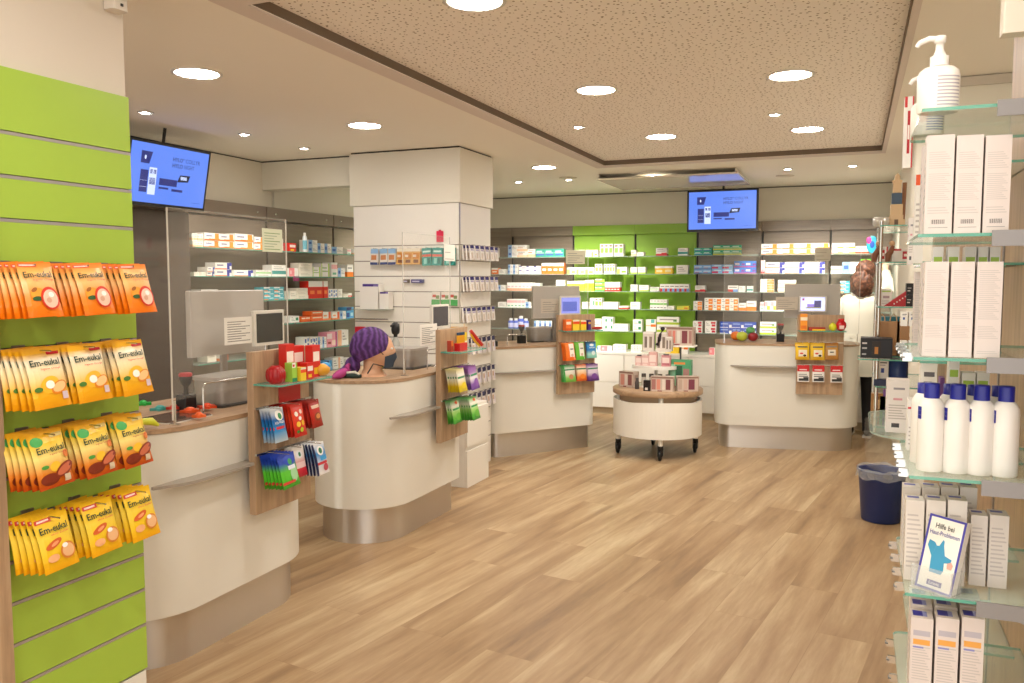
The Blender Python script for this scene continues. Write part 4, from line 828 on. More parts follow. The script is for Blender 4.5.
sheet_on(4, (776,297,798,310), .325, 'lined notice left of the pale blue customer display', col='c8bcaa', n=5)
def tub(c, x, y, lab, w=.3, d=.2, h=.11):
    t = thing('card_terminal_box', lab, 'box', loc_of(c, x, y, .99), CT[c][1], 'grey rounded boxes on the counters')
    MB().rbox((-w/2-.03,-d/2-.02,.0003),(w/2+.03,d/2+.02,.01), mat('2a2724',.3), .02).build('tray', t)
    MB().prism(rpoly([(-w/2,-d/2),(w/2,-d/2),(w/2,d/2),(-w/2,d/2)], .06, 8), .0105, h, mat('a29c94',.4,.4)).build('body', t)
    MB().prism(rpoly([(-w/2-.008,-d/2-.008),(w/2+.008,-d/2-.008),(w/2+.008,d/2+.008),(-w/2-.008,d/2+.008)], .065, 8), h, h+.016, mat('b0aaa2',.35,.3)).build('lid', t)
tub(1, .86, .3, 'grey rounded box with lid on black tray, counter nearest the camera', .34, .2, .12); tub(2, .82, .3, 'grey rounded box with lid on black tray, turban head counter', .26, .2, .12); tub(3, .8, .46, 'grey rounded box on black tray, counter beyond the pillar', .26, .18, .12)
def loop(c, x, y, w, h, lab):
    p = [(0,0,.001),(0,0,h-.02),(.006,0,h-.006),(.02,0,h),(w-.02,0,h),(w-.006,0,h-.006),(w,0,h-.02),(w,0,.001)]
    o = MB().tube(p, .004, CHROME, 8).build('wire_stand'); o.location = loc_of(c, x, y, .99); o.rotation_euler = (0,0,CT[c][1]); tag(o, lab, 'stand', 'bent chrome wire stands')
loop(1, .5, .14, .3, .135, 'bent chrome wire stand on the counter nearest the camera'); loop(2, .72, .1, .2, .13, 'bent chrome wire stand on the turban head counter'); loop(3, .25, .12, .2, .1, 'bent chrome wire stand on the counter beyond the pillar')
def stamp(c, x, y, lab):
    t = thing('stamp_stand', lab, 'stand', loc_of(c, x, y, .99), CT[c][1], 'black stamp stands')
    MB().rbox((-.035,-.03,.0003),(.035,.03,.075), BLACK, .006).build('base', t); MB().lathe([(.012,.075),(.01,.11),(.022,.125),(.03,.15),(.028,.158)], BLACK, seg=16).build('handle', t)
    MB().lathe([(.029,.158),(.03,.168),(.024,.174)], mat('b01828',.35), seg=16).build('cap', t)
stamp(1, .545, .28, 'black stamp with red cap on the counter nearest the camera'); stamp(3, .5, .3, 'black stamp with red cap on the counter beyond the pillar'); stamp(4, .6, .3, 'black stamp with dark red cap on the counter with the fruit')
# cash tray and rubber toys on the first counter
t = thing('money_tray', 'dark glass money tray with pale rim on the nearest counter', 'tray', loc_of(1, .24, .075, .99), CT[1][1])
MB().rbox((0,0,.0003),(.25,.2,.012), mat('5a463c',.1), .02).build('plate', t); MB().rbox((-.004,-.004,.0003),(.254,.204,.007), mat('d8d0c4',.3), .022).build('rim', t)
def star(col, lab, lx, ly, r, z=.99, n=7, zz=0):
    pts = []
    for k in range(2*n): a = PI*k/n; q = r if k % 2 == 0 else r*.5; pts.append((q*math.cos(a), q*math.sin(a)))
    m = MB().prism(pts, 0, .012, mat(col,.35)); m.ell((0,0,.012),(r*.45,r*.45,.012),mat(col,.35),14,8)
    q = atZ(lx, ly, z+.01); o = m.build('rubber_toy'); o.location = (q.x, q.y, z+.0005); o.rotation_euler = (math.radians(zz),0,.4); tag(o, lab, 'toy')
star('28b84a', 'green star-shaped rubber toy beside the candy bags on nearest counter', 143, 403, .04); star('4fb0a8', 'turquoise star-shaped rubber toy on the nearest counter', 160, 408, .045, .99, 5)
star('e85a24', 'orange rubber toy in the middle of the money tray', 190, 410, .045, 1.002, 5); star('e04a1c', 'orange rubber toy at the right end of the money tray', 207, 406, .045, 1.002, 6); star('c83a2c', 'small red rubber toy at the back of the money tray', 174, 407, .035, 1.002, 5)
star('f06a2c', 'small orange rubber toy at the front edge of the money tray', 199, 415, .03, 1.002, 5)
o = MB().tube([(-.05,0,.02),(-.02,.0,.035),(.02,-.01,.03),(.045,-.02,.012)], [.008,.014,.016,.006], mat('d8dc3c',.35)).build('rubber_toy'); o.location = loc_of(1,.12,.08,.99); o.rotation_euler=(0,0,PI/2); tag(o,'yellow-green curved rubber toy next to the candy bags','toy')
o = MB().tube([(-.03,0,.02),(-.005,.0,.03),(.02,0,.012)], [.006,.014,.006], mat('d03a30',.35)).build('rubber_toy'); o.location = loc_of(1,.07,.1,.99); o.rotation_euler=(0,0,PI/2); tag(o,'small red curved rubber toy next to the candy bags','toy')
# pump dispenser and box on the turban head counter
t = thing('pump_dispenser', 'tall clear dispenser with black pump on the turban head counter', 'dispenser', loc_of(2, .86, .42, .99), 0)
MB().lathe([(.03,0.0003),(.034,.01),(.03,.16),(.012,.2)], mat('c8c8c0',.1,0,.6), seg=20).build('bottle', t); MB().lathe([(.014,.2),(.014,.215),(.026,.225),(.03,.25),(.028,.29),(.012,.3)], BLACK, seg=16).box((-.006,-.06,.27),(.006,0,.285), BLACK).build('pump', t)
o = MB().carton(.2,.05,.04,'e0c040',[(0,.4,1,1,'f0ece0')]).build('leaflet_box'); o.location = loc_of(2,.72,.42,.99); o.rotation_euler=(0,0,PI/2); tag(o,'low yellow and white carton on the turban head counter','carton'); o.location.z = .9905
o = MB().rbox((-.045,-.03,.0003),(.045,.03,.05), BLACK, .012).build('card_reader'); o.location = loc_of(3,.1,.12,.99); o.rotation_euler=(0,0,.6); tag(o,'small black card reader at left end of counter beyond pillar','card reader')
q = atZ(781, 341, .99); t = thing('drinks_can', 'small red and white can beside the stamp on the fruit counter', 'can', (q.x, q.y, .99))
MB().lathe([(.018,.0003),(.02,.01),(.02,.07)], mat('d82c2c',.3), seg=16).build('body', t); MB().lathe([(.02,.07),(.02,.09),(.014,.1)], mat('f0ece8',.4), seg=16).build('cap', t)
for k, (px, col, r, ly, zz, lab) in enumerate(((736,'e87c24',.05,.34,0,'orange decorative fruit, left of the fruit heap'),(742,'b4c03c',.052,.24,0,'yellow-green decorative apple, front of the fruit heap'),(750.5,'1f9a3c',.045,.33,.055,'green decorative fruit on top of the fruit heap'),(753,'901c24',.048,.24,0,'dark red decorative apple, right of the fruit heap'))):
    s0, _ = plane(px, 335, loc_of(4,0,ly)[:2], CT[4][1])
    m = MB().ell((0,0,r),(r,r,r*.95),mat(col,.35),18,12,fn=lambda x,y,z: 1-.14*max(0,z)**6-.08*max(0,-z)**6).tube([(0,0,r*1.75),(.006,0,r*2.15)],.004,mat('4a3420'),6)
    o = m.build('decorative_fruit'); p = loc_of(4, s0, ly, .9903+zz); o.location = p; tag(o, lab, 'fruit')
# ============================================================ turban head
t = thing('mannequin_head', 'mannequin head in a purple turban and dark face mask on second counter', 'mannequin head', (-2.735, 4.39, .9902), 0)
t.rotation_euler = (0, 0, math.radians(32)); t.scale = (1.2, 1.2, 1.1)   # face along local +x
SK = mat('e2b08c', .5)
def hf(x, y, z): # skull with chin, brow and nose
    q = 1.0
    if x > 0: q += .05*math.exp(-((z+.75)**2)/.03)*x + .16*math.exp(-(y**2)/.02-((z+.12)**2)/.03)*x
    if z < 0: q -= .12*(1-abs(x))*(-z)
    return q
m = MB().ell((.02,0,.145),(.085,.066,.105),SK,28,20,fn=hf); m.lathe([(.075,0.0003),(.06,.012),(.045,.04),(.046,.09)], SK, c=(-.005,0,0), seg=20)
m.build('head', t)
for s in (-1, 1):
    MB().ell((.005,s*.068,.135),(.016,.007,.026),SK,12,8).build('ear', t)
    MB().ell((.093,s*.028,.155),(.009,.014,.006),mat('f0ece8',.3),12,8).ell((.1,s*.028,.155),(.003,.005,.005),mat('3a2a20',.2),8,6).build('eye', t)
TUR = bpy.data.materials.new('purple_cloth'); TUR.use_nodes = True; b = TUR.node_tree.nodes['Principled BSDF']; b.inputs['Roughness'].default_value = .75
tc = N(TUR, 'ShaderNodeTexCoord'); wv = N(TUR, 'ShaderNodeTexWave', Scale=11, Distortion=9, Detail=3); L(TUR, tc.outputs['Object'], wv.inputs[0]); r = ramp(TUR, wv.outputs[0], [(0,'3e1c50'),(.55,'50286a'),(1,'6a4088')]); L(TUR, r.outputs[0], b.inputs['Base Color'])
bp = N(TUR, 'ShaderNodeBump', Strength=.5, Distance=.006); L(TUR, wv.outputs[0], bp.inputs['Height']); L(TUR, bp.outputs[0], b.inputs['Normal'])
m = MB(); seg, rg = 36, 14; V = []; F = []
for j in range(rg+1):
    for k in range(seg):
        a = 2*PI*k/seg; lim = PI*(.50+.30*(.5-.5*math.cos(a)))   # deeper at the nape
        th = lim*j/rg; d = (math.sin(th)*math.cos(a), math.sin(th)*math.sin(a), math.cos(th)); fo = 1+.02*math.sin(7*a+6*th)
        V.append((-.012+.108*d[0]*fo, .083*d[1]*fo, .162+.112*d[2]*fo))
for j in range(rg):
    for k in range(seg): F.append((j*seg+k, (j+1)*seg+k, (j+1)*seg+(k+1)%seg, j*seg+(k+1)%seg))
m.mesh(V, F, TUR, True); m.build('turban', t)
VIO = mat('a83478', .7)
MB().ell((-.105,0,.06),(.04,.04,.05),TUR,14,10).tube([(-.11,0,.06),(-.14,-.02,.035),(-.16,-.06,.025),(-.19,-.1,.02)], [.03,.028,.022,.012], TUR, 10).build('turban_knot', t)
MB().tube([(-.13,-.03,.04),(-.15,-.07,.03),(-.17,-.12,.024),(-.2,-.16,.015)], [.016,.022,.024,.008], VIO, 10).tube([(-.12,-.02,.07),(-.13,-.05,.06),(-.12,-.06,.03)], [.01,.014,.008], VIO, 8).build('turban_tail', t)
MK = mat('34404e', .8)
m = MB(); V = []; F = []; nu, nv = 14, 8
for j in range(nv+1):
    for k in range(nu+1):
        u = -1+2*k/nu; v = j/nv; a = u*1.15; rr = 1.07+.14*math.exp(-u*u/.08)*math.exp(-((v-.6)**2)/.06)
        z = .05+.085*v*(1-.25*abs(u)); V.append((.02+.088*math.cos(a)*rr*(.86+.14*v), .073*math.sin(a)*rr, z))
for j in range(nv):
    for k in range(nu): F.append((j*(nu+1)+k, j*(nu+1)+k+1, (j+1)*(nu+1)+k+1, (j+1)*(nu+1)+k))
m.mesh(V, F, MK, True); m.build('face_mask', t)
for s in (-1, 1): MB().tube([(.05,s*.074,.125),(.02,s*.078,.16),(-.01,s*.075,.14)], .0025, BLACK, 6).tube([(.05,s*.072,.06),(.0,s*.076,.075),(-.03,s*.06,.02)], .0035, BLACK, 6).build('mask_strap', t)
m = MB().tube([(-.1,-.1,.012),(-.02,-.12,.014),(.03,-.1,.012)], [.012,.016,.01], mat('1c3028',.7), 8).tube([(-.06,-.11,.03),(-.01,-.1,.035),(.02,-.11,.02)], [.008,.01,.006], mat('d8d4c4',.7), 8)
o = m.build('folded_scarf'); o.location = (-2.78, 4.34, .9905); o.rotation_euler = (0,0,.2); tag(o, 'crumpled black and white scarf at the foot of the turban head', 'scarf')
# ============================================================ televisions
def em(h, e):
    m = bpy.data.materials.new('screen_'+h); m.use_nodes = True; b = m.node_tree.nodes['Principled BSDF']
    b.inputs['Base Color'].default_value = (.01,.01,.012,1); b.inputs['Roughness'].default_value = .2; b.inputs['Emission Color'].default_value = rgb(h); b.inputs['Emission Strength'].default_value = e; return m
def tv(loc, rz, tilt, lab):
    t = thing('television', lab, 'television', loc, rz, 'hanging televisions showing the same advert'); t.rotation_euler = (tilt, 0, rz)
    W, h = .73, .425
    MB().rbox((-W/2-.004,0,-h/2-.008),(W/2+.004,.045,h/2+.004), BLACK, .004).build('housing', t)
    B = em('5c84ea', .46); NV = em('26307c', .4); PA = em('c4d0f4', .55); IK = em('142450', .22); LI = em('4464b0', .3)
    m = MB(); m.box((-W/2+.016,-.0012,-h/2+.016),(W/2-.016,0,h/2-.014), B); y = -.002
    def rc(u0, v0, u1, v1, c): m.face([((u0-.5)*W,y,(v0-.5)*h),((u1-.5)*W,y,(v0-.5)*h),((u1-.5)*W,y,(v1-.5)*h),((u0-.5)*W,y,(v1-.5)*h)], c)
    m.face([((.14-.5)*W,y,(.65-.5)*h),((.24-.5)*W,y,(.65-.5)*h),((.27-.5)*W,y,(.84-.5)*h),((.14-.5)*W,y,(.84-.5)*h)], NV)
    m.ell(((.19-.5)*W,y,(.745-.5)*h),(.008,.0006,.014),PA,10,6)
    rc(.15,.2,.24,.55,NV); rc(.25,.17,.34,.6,PA); rc(.26,.33,.33,.44,NV); rc(.26,.5,.29,.57,NV); rc(.3,.5,.335,.57,NV)
    rc(.155,.28,.235,.285,PA); rc(.155,.38,.235,.385,PA)
    rc(.38,.34,.6,.45,NV); rc(.38,.28,.5,.31,NV); rc(.54,.26,.68,.3,NV); m.face([((.6-.5)*W,y,(.42-.5)*h),((.74-.5)*W,y,(.44-.5)*h),((.76-.5)*W,y,(.55-.5)*h),((.63-.5)*W,y,(.54-.5)*h)], IK); rc(.64,.465,.72,.52,PA)
    for s, u, v, wd, c in (('HYLO°',.52,.75,.14,IK),('COLLYR',.68,.75,.19,LI),('HYLO',.52,.65,.13,IK),('NIGHT',.67,.65,.13,LI)): m.text(s, ((u-.5)*W,y,(v-.5)*h), (1,0,0), (0,0,1), wd*W, .068*h, c)
    m.text('ursapharm', ((.81-.5)*W,y,(.1-.5)*h), (1,0,0), (0,0,1), .12*W, .02*h, LI)
    m.build('screen', t)
    MB().tube([(0,.09,0),(0,.09,h/2+.02),(0,.09,H-loc[2]-.012)], .011, DARK, 10).rbox((-.1,.045,-.1),(.1,.1,.1), DARK, .004).build('ceiling_mount', t)
    return t
tv((-4.42, 4.485, 2.298), PI/2, math.radians(11), 'black wall television turned to the right, above the left cabinet')
tv((-1.323, 9.05, 2.317), 0, 0, 'black television hanging before the back wall above green and taupe bays')
o = MB().tube([(-4.55,4.15,2.3),(-4.53,4.14,2.42),(-4.58,4.16,2.52),(-4.6,4.18,2.62)], .006, BLACK, 6).build('power_cable'); tag(o, 'black cable looping behind the left television', 'cable')
t = thing('ceiling_panel', 'glossy rectangular panel hanging close under the ceiling before the back television', 'ceiling panel', (-1.72, 8.55, 2.57))
MB().rbox((-.68,-.5,0),(.68,.5,.018), mat('e4dccc', .06, 0, 1, 0, .9), .004).build('panel', t)
for x in (-.66, .66): MB().box((x-.006,-.5,.018),(x+.006,.5,.0592), CHROME).build('hanger', t)
for k, (px, py, lab) in enumerate(((568,178,'flat white ceiling speaker grille near the pillar'),(785,176,'flat white ceiling speaker disc right of back television'))):
    q = atZ(px, py, H-.004); o = MB().lathe([(.09,0),(.09,-.006),(.07,-.01),(.0001,-.011)], mat('d8ccba',.6), seg=24).build('ceiling_speaker'); o.location = (q.x, q.y, H-.0003); tag(o, lab, 'speaker')
# ============================================================ goods on the pillar
def card(w, h, base, zs, t=.012, hdr=None):
    m = MB().carton(w, t, h, base, zs, [], [], (0,0,-h)); return m
CARDS = {
 'violet': ('white pack with violet header', card(.062,.115,'efe8e2',[(0,.78,1,1,'2c2070'),(.1,.64,.9,.74,'b8b0c8'),(.2,.1,.6,.5,'d8c8b8')])),
 'amber': ('amber photo pack', card(.075,.13,'d8a860',[(0,.8,1,1,'ece4d0'),(.1,.35,.9,.7,'c88030'),(.2,.1,.8,.3,'7a4a30'),(.1,.45,.5,.6,'e0d0c0')])),
 'bluetop': ('pale blue and tan pack', card(.07,.13,'e0d8cc',[(0,.7,1,1,'8fb8dc'),(.1,.3,.8,.6,'c8804c'),(.0,0,1,.15,'3c4c80')])),
 'tealpack': ('teal pack', card(.085,.14,'2a9488',[(0,.5,1,.64,'d8604c'),(.1,.75,.9,.85,'c8e4dc'),(.2,.1,.5,.42,'8fd0c4'),(.6,.1,.85,.42,'186c64')])),
 'greenpack': ('green and white pack', card(.075,.11,'e8e0d4',[(0,0,1,.45,'4fa858'),(.1,.6,.5,.8,'c85848'),(.5,.5,.9,.75,'7a8c58')])),
 'navypack': ('navy headed pack', card(.06,.13,'e4dcd8',[(0,.72,1,1,'1c1c50'),(.1,.3,.6,.6,'c8a890'),(.6,.1,.9,.5,'d8d0e0')])),
}
CD = {k: v[1].data('hanging_pack') for k, v in CARDS.items()}
def hook_row(face, z, items, word):
    cnt = {}
    for u, key, n in items:
        if face == 'front': MB().tube([(u,PY0-.001,z+.003),(u,PY0-.02-.02*n,z+.003)], .0025, CHROME, 6).build('hook', PIL)
        else: MB().tube([(PX1+.001,u,z+.003),(PX1+.02+.03*n,u,z+.003)], .0025, CHROME, 6).build('hook', PIL)
        cnt[key] = cnt.get(key, 0)+1
        for k in range(n):
            loc, rz = ((u, PY0-.02-.02*k, z), 0) if face == 'front' else ((PX1+.02+.03*k, u, z), PI/2)
            lab = '%s, %s hook, %s, %s, pillar %s' % (CARDS[key][0], ORD[cnt[key]-1], 'in front' if k == n-1 else ORD[n-2-k]+' behind', word, face)
            place(CD[key], 'hanging_pack', lab, 'hanging pack', loc, (math.radians(-4-k), math.radians(random.uniform(-3,3)), rz), '%s hooks' % CARDS[key][0])
fx = lambda px, py=255: atY(px, py, PY0-.05).x
hook_row('front', 1.835, [(fx(374),'bluetop',2),(fx(383),'bluetop',2),(fx(391.5),'bluetop',2),(fx(400.5),'amber',2),(fx(408),'amber',2),(fx(416),'amber',2),(fx(426),'tealpack',2),(fx(437),'tealpack',2),(fx(449),'tealpack',2)], 'top row')
hook_row('front', 1.485, [(fx(434),'greenpack',1),(fx(443),'greenpack',1),(fx(452),'greenpack',1)], 'second row')
hook_row('front', 1.235, [(fx(452),'amber',1),(fx(457.5),'amber',1)], 'third row')
ys = [6.0+.098*k for k in range(6)]
hook_row('right', 1.855, [(y,'violet',3) for y in ys], 'top row'); hook_row('right', 1.605, [(y,'violet',3) for y in ys], 'second row')
hook_row('right', 1.355, [(y,'violet',2) for y in ys], 'third row'); hook_row('right', 1.105, [(y,'navypack',2) for y in ys[1:]], 'fourth row')
hook_row('right', .855, [(y,'navypack',2) for y in ys[1:]], 'fifth row'); hook_row('right', .65, [(y,'navypack',2) for y in ys[1:]], 'lowest row')
o = MB().box((-.05,-.002,-.06),(.05,0,.05), mat('d81c48',.4)).box((-.018,-.002,.05),(.018,0,.062), mat('a8143c',.4)).build('price_sign'); q = atY(440,236,PY0-.006); o.location = q; o.rotation_euler=(0,0,0); tag(o, 'small crimson sign high on the pillar front', 'sign')
o.scale = (.62, 1, .8)
for (x0,y0,x1,y1,lab) in ((360,284,379,309,'white box stand with violet header on the pillar front, larger one'),(378.5,292,388.5,309,'white box stand with violet header on the pillar front, smaller one')):
    a = atY(x0,y1,PY0-.09); b = atY(x1,y0,PY0-.09)
    o = MB().carton(b.x-a.x, .07, b.z-a.z, 'f0ebe2', [(.15,.9,.95,1,'4a3088'),(.7,.9,.95,.98,'8a78b8')]).build('display_box'); o.location = ((a.x+b.x)/2, PY0-.09, a.z); tag(o, lab, 'display box')
MB().box((-3.85,PY0-.12,atY(370,309,PY0-.09).z-.008),(-3.5,PY0,atY(370,309,PY0-.09).z-.0005), GLASS).build('glass_shelf', PIL); MB().tube([(-3.86,PY0-.1,1.26),(-3.5,PY0-.1,1.26)], .006, CHROME, 8).build('hanging_bar', PIL)
o = MB().rbox((-.05,-.02,-.03),(.05,0,.03), mat('c8202c',.3), .008).build('price_sign'); o.location = atY(361,330,PY0-.03); tag(o, 'small red oval sign at the left edge of the pillar front', 'sign')
o = MB().rbox((-.04,-.012,-.02),(.04,0,.025), mat('b83c7c',.3), .008).build('price_sign'); q = atX(292.5,274.5,-4.67); o.location = (-4.635, q.y, 1.59); o.rotation_euler=(0,0,PI/2); tag(o, 'small magenta shelf sign on the left wall shelving', 'sign')
for px in (406, 417):
    q = atY(px, 283, PY0-.03); o = MB().carton(.11 if px > 410 else .05, .02, .03, '2c2a78' if px > 410 else '6a5a50', [(.1,.3,.7,.6,'c8c4e0')]).build('price_sign'); o.location = q; tag(o, '%s strip sign in the middle of the pillar front' % ('violet' if px > 410 else 'small brown'), 'sign')
# ============================================================ round trolley
CX, CY = -1.64, 7.47; ZT = .605
t = thing('display_trolley', 'round white display trolley with oak top on black castors', 'trolley', (CX, CY, 0))
MB().lathe([(.4,.556),(.406,.562),(.406,.599),(.4,ZT),(.0001,ZT)], OAK_TOP, seg=56).lathe([(.0001,.556),(.4,.556)], OAK_TOP, seg=56).build('table_top', t)
m = MB(); R = .4; n = 64
for k in range(n):   # drum wall dips between its four posts
    a0, a1 = 2*PI*k/n, 2*PI*(k+1)/n
    zt_ = lambda a: .5+.012*abs(math.cos(2*(a-.35)))
    p = lambda a, z, r: (r*math.cos(a), r*math.sin(a), z)
    m.face([p(a0,.19,R),p(a1,.19,R),p(a1,zt_(a1),R),p(a0,zt_(a0),R)], LAC, True); m.face([p(a1,.19,R-.018),p(a0,.19,R-.018),p(a0,zt_(a0),R-.018),p(a1,zt_(a1),R-.018)], LAC, True)
    m.face([p(a0,zt_(a0),R),p(a1,zt_(a1),R),p(a1,zt_(a1),R-.018),p(a0,zt_(a0),R-.018)], LAC)
m.build('drum', t); MB().lathe([(.0001,.191),(R-.019,.191)], LAC, seg=48).lathe([(.35,.2),(.35,.555)], mat('b89c7c',.5), seg=48).build('inner_shelf_added_wall', t)  # bottom disc, plus a tan cylinder added to lighten the gap under the top
for wx, wy in ((-1.99,7.32),(-1.53,7.12),(-1.29,7.62),(-1.75,7.82)):
    d = Vector((wx-CX, wy-CY)).normalized()*.355; x, y = d
    MB().lathe([(.022,.13),(.022,.555)], LAC, c=(x,y,0), seg=14).build('post', t)
    w = MB(); w.lathe([(.02,.085),(.026,.09),(.026,.13)], BLACK, c=(x,y,0), seg=14)
    w.box((x-.02,y-.03,.04),(x-.014,y+.03,.1), BLACK).box((x+.014,y-.03,.04),(x+.02,y+.03,.1), BLACK)
    V = MB().lathe([(.0001,-.013),(.034,-.013),(.045,-.009),(.045,.009),(.034,.013),(.0001,.013)], BLACK, seg=20).xf(Matrix.Translation((x,y-.012,.0455)) @ Matrix.Rotation(PI/2,4,'Y'))
    c_ = w.build('castor', t); V.build('wheel', c_)
def gift(w, d, h, wins, base='c8b4a4', lidc='8a6c5c'):
    zs = [(0,.88,1,1,lidc)]+[(u0,.12,u1,.82,c) for u0,u1,c in wins]+[(0,0,.04,1,'a89080'),(.96,0,1,1,'a89080'),(.3,0,.5,.06,'7a2430')]
    return MB().carton(w, d, h, base, zs, [(.2,.2,.8,.8,'a88c80')])
def on_cart(px, py, mb, name, lab, cat, ry, z=ZT+.0003, rz=0):
    """ry: distance of the goods before (-) or behind the trolley's middle"""
    q = atY(px, py, CY+ry); o = mb.build(name); o.location = (q.x, CY+ry, z); o.rotation_euler = (0,0,rz); return tag(o, lab, cat)
on_cart(626, 390, gift(.16,.09,.14,[(.12,.38,'c88878'),(.42,.58,'d8ccc0'),(.62,.88,'8a5450')]), 'gift_box', 'patterned gift box with window at left edge of the round trolley', 'gift box', -.1, rz=-.35)
on_cart(662, 392, gift(.2,.09,.13,[(.05,.22,'a87068'),(.26,.42,'d88c78'),(.5,.62,'e0d4c8'),(.66,.86,'7a3c40')]), 'gift_box', 'patterned gift box with window, front middle of the round trolley', 'gift box', -.29, rz=.1)
on_cart(688, 391, gift(.19,.09,.13,[(.06,.22,'b8a090'),(.3,.46,'c8a898'),(.52,.8,'7a3848')]), 'gift_box', 'patterned gift box with window, front right of the round trolley', 'gift box', -.2, rz=.35)
on_cart(647, 392, MB().rbox((-.03,-.025,0),(.03,.025,.095), mat('1c1418',.2), .008).box((-.012,-.0255,.01),(.012,-.025,.03), P('d8d0c8')), 'cosmetics_box', 'small black box between the gift boxes on the round trolley', 'box', -.29)
on_cart(637, 389, MB().lathe([(.018,0),(.02,.005),(.02,.06),(.014,.075),(.014,.1)], mat('4c4440',.3), seg=14), 'cosmetics_bottle', 'slim dark bottle beside the left gift box on the trolley', 'bottle', -.2)
t2 = thing('tiered_stand', 'white round tiered stand in the middle of the round trolley', 'stand', (CX-.04, CY+.05, ZT+.0003))
MB().prism([(.19*math.cos(2*PI*k/32), .15*math.sin(2*PI*k/32)) for k in range(32)], 0, .012, LAC).build('foot', t2)
MB().prism([(.21*math.cos(2*PI*k/32), .16*math.sin(2*PI*k/32)) for k in range(32)], .165, .195, LAC).build('tray', t2)
MB().prism([(.14*math.cos(2*PI*k/32), .1*math.sin(2*PI*k/32)+.04) for k in range(32)], .315, .325, LAC).build('tray', t2)
MB().lathe([(.015,.012),(.015,.315)], LAC, c=(0,.06,0), seg=12).build('pole', t2)
sx, sy = CX-.04, CY+.05
for k, u in enumerate((-.15,-.08,-.01,.07,.14)):   # small jars under the tray
    m = MB().lathe([(.02,0),(.022,.05),(.02,.08)], mat('c8c0b4',.3), seg=12).lathe([(.021,.08),(.021,.11),(.0001,.112)], mat('5a5048',.4), seg=12)
    o = m.build('cream_jar'); o.location = (sx+u, sy-.09, ZT+.0128); tag(o, '%s small dark-lidded jar from left under the white tray' % ORD[k], 'jar', 'jars under the tray of the tiered stand')
for k, (u, w, h, col) in enumerate(((-.13,.06,.085,'d8a8a0'),(-.07,.07,.09,'dcb0a8'),(0,.075,.125,'d8a8a0'),(.12,.08,.1,'c8888c'))):
    m = MB().carton(w,.05,h,col,[(.1,.3,.9,.8,'ecd4cc'),(.1,.1,.9,.3,'b86c74') if k == 3 else (.2,.05,.8,.2,'e4c8c0')],[],[]); m.rbox((-w*.3,.005,h),(w*.3,.045,h+.01), mat('4a4244',.4) if k in (0,3) else mat('dcc8c0',.4), .003)
    o = m.build('soap_bag'); o.location = (sx+u, sy-.09, ZT+.1958); tag(o, '%s pink packet from left on the middle tray of the trolley stand' % ORD[k], 'packet', 'pink packets on the tray')
for k, (u, w, h, c) in enumerate(((-.07,.1,.17,'d8ccc0'),(.05,.1,.17,'dcd0c4'),(.12,.06,.13,'cfc4b8'))):
    m = MB().carton(w,.06,h,c,[(.15,.15,.4,.75,'7a6a60'),(.42,.15,.5,.8,'e8e0d8'),(.6,.15,.85,.75,'8a7868'),(0,.9,1,1,'ece4dc')],[],[])
    o = m.build('gift_bag'); o.location = (sx+u, sy+(.03 if k != 1 else .035), ZT+.3258); tag(o, '%s cream patterned gift bag from left, top of the trolley stand' % ORD[k], 'gift bag', 'cream gift bags on the top tray')
q = atY(680, 377, CY+.05)
m = MB().carton(.2,.1,.25,'4fa070',[(.06,.1,.3,.85,'8cc0a0'),(.34,.15,.62,.8,'2c5c40'),(.66,.1,.94,.7,'a87c74'),(.25,.85,.75,.93,'e08c40'),(.3,0,.6,.06,'8a2830'),(.7,.02,.95,.1,'1c5c38')],[],[])
o = m.build('gift_bag'); o.location = (q.x, CY+.02, ZT+.0003); tag(o, 'green patterned gift bag at the right of the round trolley', 'gift bag')
t3 = thing('raised_stand', 'white raised plate on a dark pole at the right of the trolley', 'stand', (q.x-.03, CY+.22, ZT+.0003))
MB().lathe([(.07,0),(.07,.008),(.008,.012),(.008,.36)], mat('4a4644',.3), seg=20).build('pole', t3); MB().rbox((-.14,-.09,.36),(.14,.09,.374), LAC, .01).build('plate', t3)
o = gift(.25,.12,.165,[(.08,.2,'c89080'),(.24,.34,'d88070'),(.4,.52,'d8d0c4'),(.58,.78,'7a3840'),(.84,.94,'a87870')]).build('gift_box'); o.location = (q.x-.03, CY+.16, ZT+.3748); tag(o, 'patterned gift box raised on a plate above the round trolley', 'gift box')
o = MB().tube([(0,0,.14),(-.02,-.01,.1),(-.03,-.01,.04),(-.05,0,.0)], [.014,.012,.016,.02], mat('28181c',.5), 8).ell((0,0,.15),(.022,.02,.016),mat('28181c',.5),10,6).build('gift_ribbon'); o.location = (q.x-.17, CY+.08, .92); tag(o, 'dark ribbon bow hanging at the left of the raised gift box', 'ribbon')
o.location.z = ZT+.38
